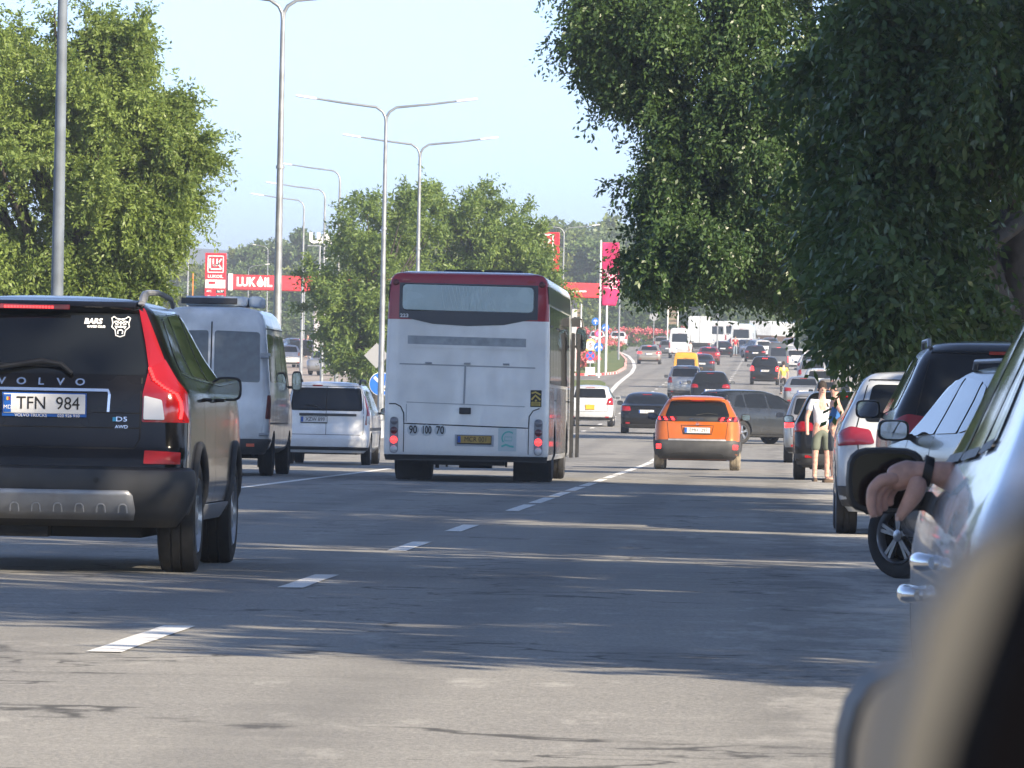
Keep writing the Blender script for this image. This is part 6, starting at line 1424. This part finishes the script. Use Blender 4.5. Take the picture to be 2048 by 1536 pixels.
g = at(430, 600, 440); root = empty('price_sign', (g.x, 440, H(440)), 0, 'tall red price sign with a white emblem, left of the canopy', 'sign'); zt = at(430, 506, 440).z-H(440)
b = MB(); b.box((0, .15, zt/2), (1.36, .3, zt)); b.build('board', RED, root, bevel=.02)
logo(root, 0, zt-.72, 1.05, -.02); text_on('sign_lettering', 'LUKOIL', .27, lambda a, c, d: (a*1.1, -.01-d, zt-1.52+c), SW, root, bold=.008)
b = MB(); b.box((0, -.012, zt-2.0), (1.28, .03, .55)); o = b.build('price_panel', SW, root); b = MB(); b.box((-.22, -.035, zt-1.93), (.42, .02, .16)); b.build('panel_mark', RED, o)
text_on('panel_lettering', 'OO', .24, lambda a, c, d: (.2+a, -.03-d, zt-1.94+c), mat('grey_ink', (.3, .3, .3), .5), o)
for k, (t1, t2) in enumerate((('APC', '16.97'), ('95', '26.10'), ('92', '25.70'), ('DT', '21.86'))):
    z = zt-2.48-k*.34; text_on('price_lettering', t1, .18, lambda a, c, d: (-.4+a, -.01-d, z+c), SW, root, bold=.004)
    b = MB(); b.box((.32, -.01, z), (.55, .02, .22)); bb = b.build('price_display', INK, root); text_on('price_lettering', t2, .2, lambda a, c, d: (.32+a, -.025-d, z+c), SW, bb, bold=.004)
# big emblem sign at the right
g = at(1080, 600, 395); root = empty('emblem_sign', (g.x, 395, H(395)), 0, 'large red box sign with the white emblem, half behind the tree above the bus', 'sign'); zt = at(1080, 464, 395).z-H(395)
b = MB(); b.box((0, .2, zt-1.15), (2.15, .4, 2.3)); b.build('board', RED, root, bevel=.02); logo(root, -.05, zt-.95, 1.6, -.02); text_on('sign_lettering', 'LUKOIL', .36, lambda a, c, d: (a*1.15, -.01-d, zt-2.05+c), SW, root, bold=.01)
b = MB(); b.box((0, .2, zt-2.6), (1.9, .3, .55)); b.build('lower_panel', SW, root); b = MB(); b.box((0, .2, (zt-2.8)/2), (.5, .3, zt-2.8)); b.build('post', GALV, root)
# white rooftop letters
g = at(640, 480, 470); root = empty('letter_sign', (g.x, 470, H(470)), 0, 'big white letters on a slim frame against the far trees, left of the bushy tree', 'sign'); z0 = at(640, 477, 470).z-H(470)
text_on('lettering', 'UA', .95, lambda a, c, d: (a*1.15, d*3, z0+c), SW, root, bold=.05); b = MB(); b.box((0, .1, z0-.5), (1.7, .08, .08)); b.tube([(.0, .1, 0), (.0, .1, z0-.5)], .07, 8); b.build('frame', GALV, root)
# flags
for i, (u, D, lb) in enumerate(((1200, 432, 'magenta banner flag with white lettering on the nearer white flagpole'), (1214, 452, 'second white flagpole right behind the magenta banner'))):
    g = at(u, 600, D); root = empty('flagpole', (g.x, D, H(D)), 0, lb, 'flag'); zt = at(u, 480 if i == 0 else 500, D).z-H(D)
    b = MB(); b.tube([(0, 0, 0), (0, 0, zt)], [.08, .055], 10); b.build('pole', SW, root)
    if i == 0:
        nz, nx = 30, 10; vs = []
        def fl(s, t): return Vector((.10+s*(1.05+.12*t), .10*math.sin(s*5+t*4)+.05*math.sin(t*11+s*2), zt-.15-t*4.0-.12*s*math.sin(t*3)))
        for j in range(nz+1):
            for k in range(nx+1): vs.append(fl(k/nx*(1-.25*max(0, j/nz-.75)*4*.9), j/nz))
        b = MB(); b.add(vs, [(j*(nx+1)+k, j*(nx+1)+k+1, (j+1)*(nx+1)+k+1, (j+1)*(nx+1)+k) for j in range(nz) for k in range(nx)]); o = b.build('banner', MAG, root, smooth=80); m_ = o.modifiers.new('s', 'SOLIDIFY'); m_.thickness = .01
        for q in range(3): text_on('banner_lettering', 'LUKOIL', .40, lambda a, c, d: fl(.25+q*.27-c*.85, .56-a*.24)+Vector((0, -.03-d, 0)), SW, o, bold=.008 if q == 1 else 0)
# ---------------------------------------------------------------- road signs
SB = mat('sign_blue', (.02, .14, .55), .4); SR = mat('sign_red', (.65, .04, .07), .4); SY = mat('sign_yellow', (.72, .62, .12), .4); SG = mat('sign_back', (.30, .31, .33), .5)
def disc(root, z, r, m, y=0, x=0, name='sign_face', n=30, parent=None):
    b = MB(); b.lathe([(-.012, r), (.012, r)], c=(x, y, z), axis='y', n=n); return b.build(name, m, parent or root)
def barsym(face, pts, w2, m, z, y=-.03, x=0):
    mb = MB()
    for a, c in zip(pts, pts[1:]):
        a = Vector((a[0], 0, a[1])); c = Vector((c[0], 0, c[1])); d = c-a; an = math.atan2(d.z, d.x); q = (a+c)/2; mb.box((x+q.x, y, z+q.z), (d.length+w2*.6, .012, w2), Matrix.Rotation(-an, 3, 'Y'))
    return mb.build('sign_symbol', m, face)
def sign_root(u, v, D, label, zbot=0):
    p = at(u, v, D); root = empty('road_sign', (p.x, D, H(D)), 0, label, 'road sign'); z = p.z-H(D); b = MB(); b.tube([(0, .05, zbot), (0, .05, z+.2)], .035, 8); b.build('post', GALV, root); return root, z
# keep-right disc beside the bus
root, z = sign_root(762, 768, 240, 'blue round keep-right sign with a white arrow, at the left edge of the bus'); f = disc(root, z, .42, SW); disc(root, z, .40, SB, -.01, parent=f); barsym(f, [(-.22, .22), (.18, -.18)], .10, SW, z); barsym(f, [(-.08, -.2), (.2, -.2), (.2, .08)], .10, SW, z)
b = MB(); b.slab([(-.62, -.06+.2, z+1.0), (-.18, .14, z+1.45), (.26, .14, z+1.0), (-.18, .14, z+.55)], (0, 1, 0), .02); b.build('diamond_plate', SG, root)
root, z = sign_root(1181, 691, 438, 'yellow-edged round sign with the number 5 above a red and blue no-stopping sign'); f = disc(root, z, .40, SY); disc(root, z, .34, mat('sign_grey_ring', (.2, .2, .2), .5), -.012, parent=f); d2 = disc(root, z, .31, SW, -.024, parent=f)
text_on('sign_lettering', '5', .42, lambda a, c, d: (a, -.045-d, z+c), mat('sign_brown', (.22, .06, .05), .5), d2, bold=.008)
f = disc(root, z-.66, .34, SR); disc(root, z-.66, .27, SB, -.012, parent=f); barsym(f, [(-.17, .17), (.17, -.17)], .06, SR, z-.66, -.03); barsym(f, [(-.17, -.17), (.17, .17)], .06, SR, z-.66, -.036)
b = MB(); b.box((0, 0, z-1.05), (.44, .02, .16)); b.build('sub_plate', SW, root)
b = MB(); b.box((0, 0, .35), (.62, .4, .5)); b.build('base_block', SW, root, bevel=.03)
root, z = sign_root(1197, 694, 436, 'blue round sign with a white curved arrow, right next to the number 5 sign'); f = disc(root, z, .30, SB); barsym(f, [(-.2, -.08), (-.08, .06), (.02, -.02), (.12, .06), (.22, -.06)], .07, SW, z)
b = MB(); b.slab([(-.22, 0, z-.80), (.22, 0, z-.80), (0, 0, z-.42)], (0, 1, 0), .02); b.build('warning_triangle', SR, root)
root, z = sign_root(1191, 643, 520, 'blue round sign with a white upward arrow, highest of the blue signs'); f = disc(root, z, .30, SB); barsym(f, [(0, -.18), (0, .14)], .07, SW, z); barsym(f, [(-.12, .02), (0, .16), (.12, .02)], .07, SW, z)
root, z = sign_root(1211, 655, 515, 'blue round sign with a white curved arrow just right of the flagpole'); f = disc(root, z, .29, SB); barsym(f, [(-.18, -.08), (-.06, .06), (.04, .04), (.16, -.06)], .07, SW, z); f2 = disc(root, z-.48, .27, SR, x=-.55); disc(root, z-.48, .19, mat('sign_pink', (.5, .12, .4), .5), -.012, x=-.55, parent=f2)
root, z = sign_root(1308, 634, 600, 'grey back of a road sign on a thin post behind the red flowers'); b = MB(); b.slab([(-.35, 0, z+.3), (.35, 0, z+.3), (.42, 0, z-.1), (0, 0, z-.4), (-.42, 0, z-.1)], (0, 1, 0), .02); b.build('sign_back', SG, root)
WD = mat('board_slats', (.22, .17, .12), .8, var=.3)
for (u, D, lb) in ((1150, 560, 'wooden billboard back with pale legs left of the flag'), (1345, 640, 'wooden billboard back with pale legs left of the white vans')):
    p = at(u, 640, D); root = empty('billboard', (p.x, D, H(D)), 0, lb, 'billboard'); z = at(u, 633, D).z-H(D); 
    for k in range(5):
        b = MB(); b.box((0, 0, z-.6+k*.36), (.9, .05, .26)); b.build('slat', WD, root)
    for x in (-.45, .5): b = MB(); b.tube([(x, -.05, 0), (x, -.05, z+1.1)], .06, 8); b.build('leg', SW, root)
# haze
b = MB(); b.box((0, 2550, 55), (6400, 7000, 134)); 
hz = b.build('haze', mat('haze_air', (1, 1, 1)), None, 0); hz['kind'] = 'stuff'
hm, nt, bb = nt_new('haze'); nt.nodes.remove(bb); vv = nnode(nt, 'ShaderNodeVolumePrincipled'); vv.inputs['Color'].default_value = (.88, .94, 1, 1); vv.inputs['Density'].default_value = .00045; vv.inputs['Anisotropy'].default_value = .3
nt.links.new(vv.outputs[0], nt.nodes['Material Output'].inputs['Volume']); hz.data.materials.clear(); hz.data.materials.append(hm)
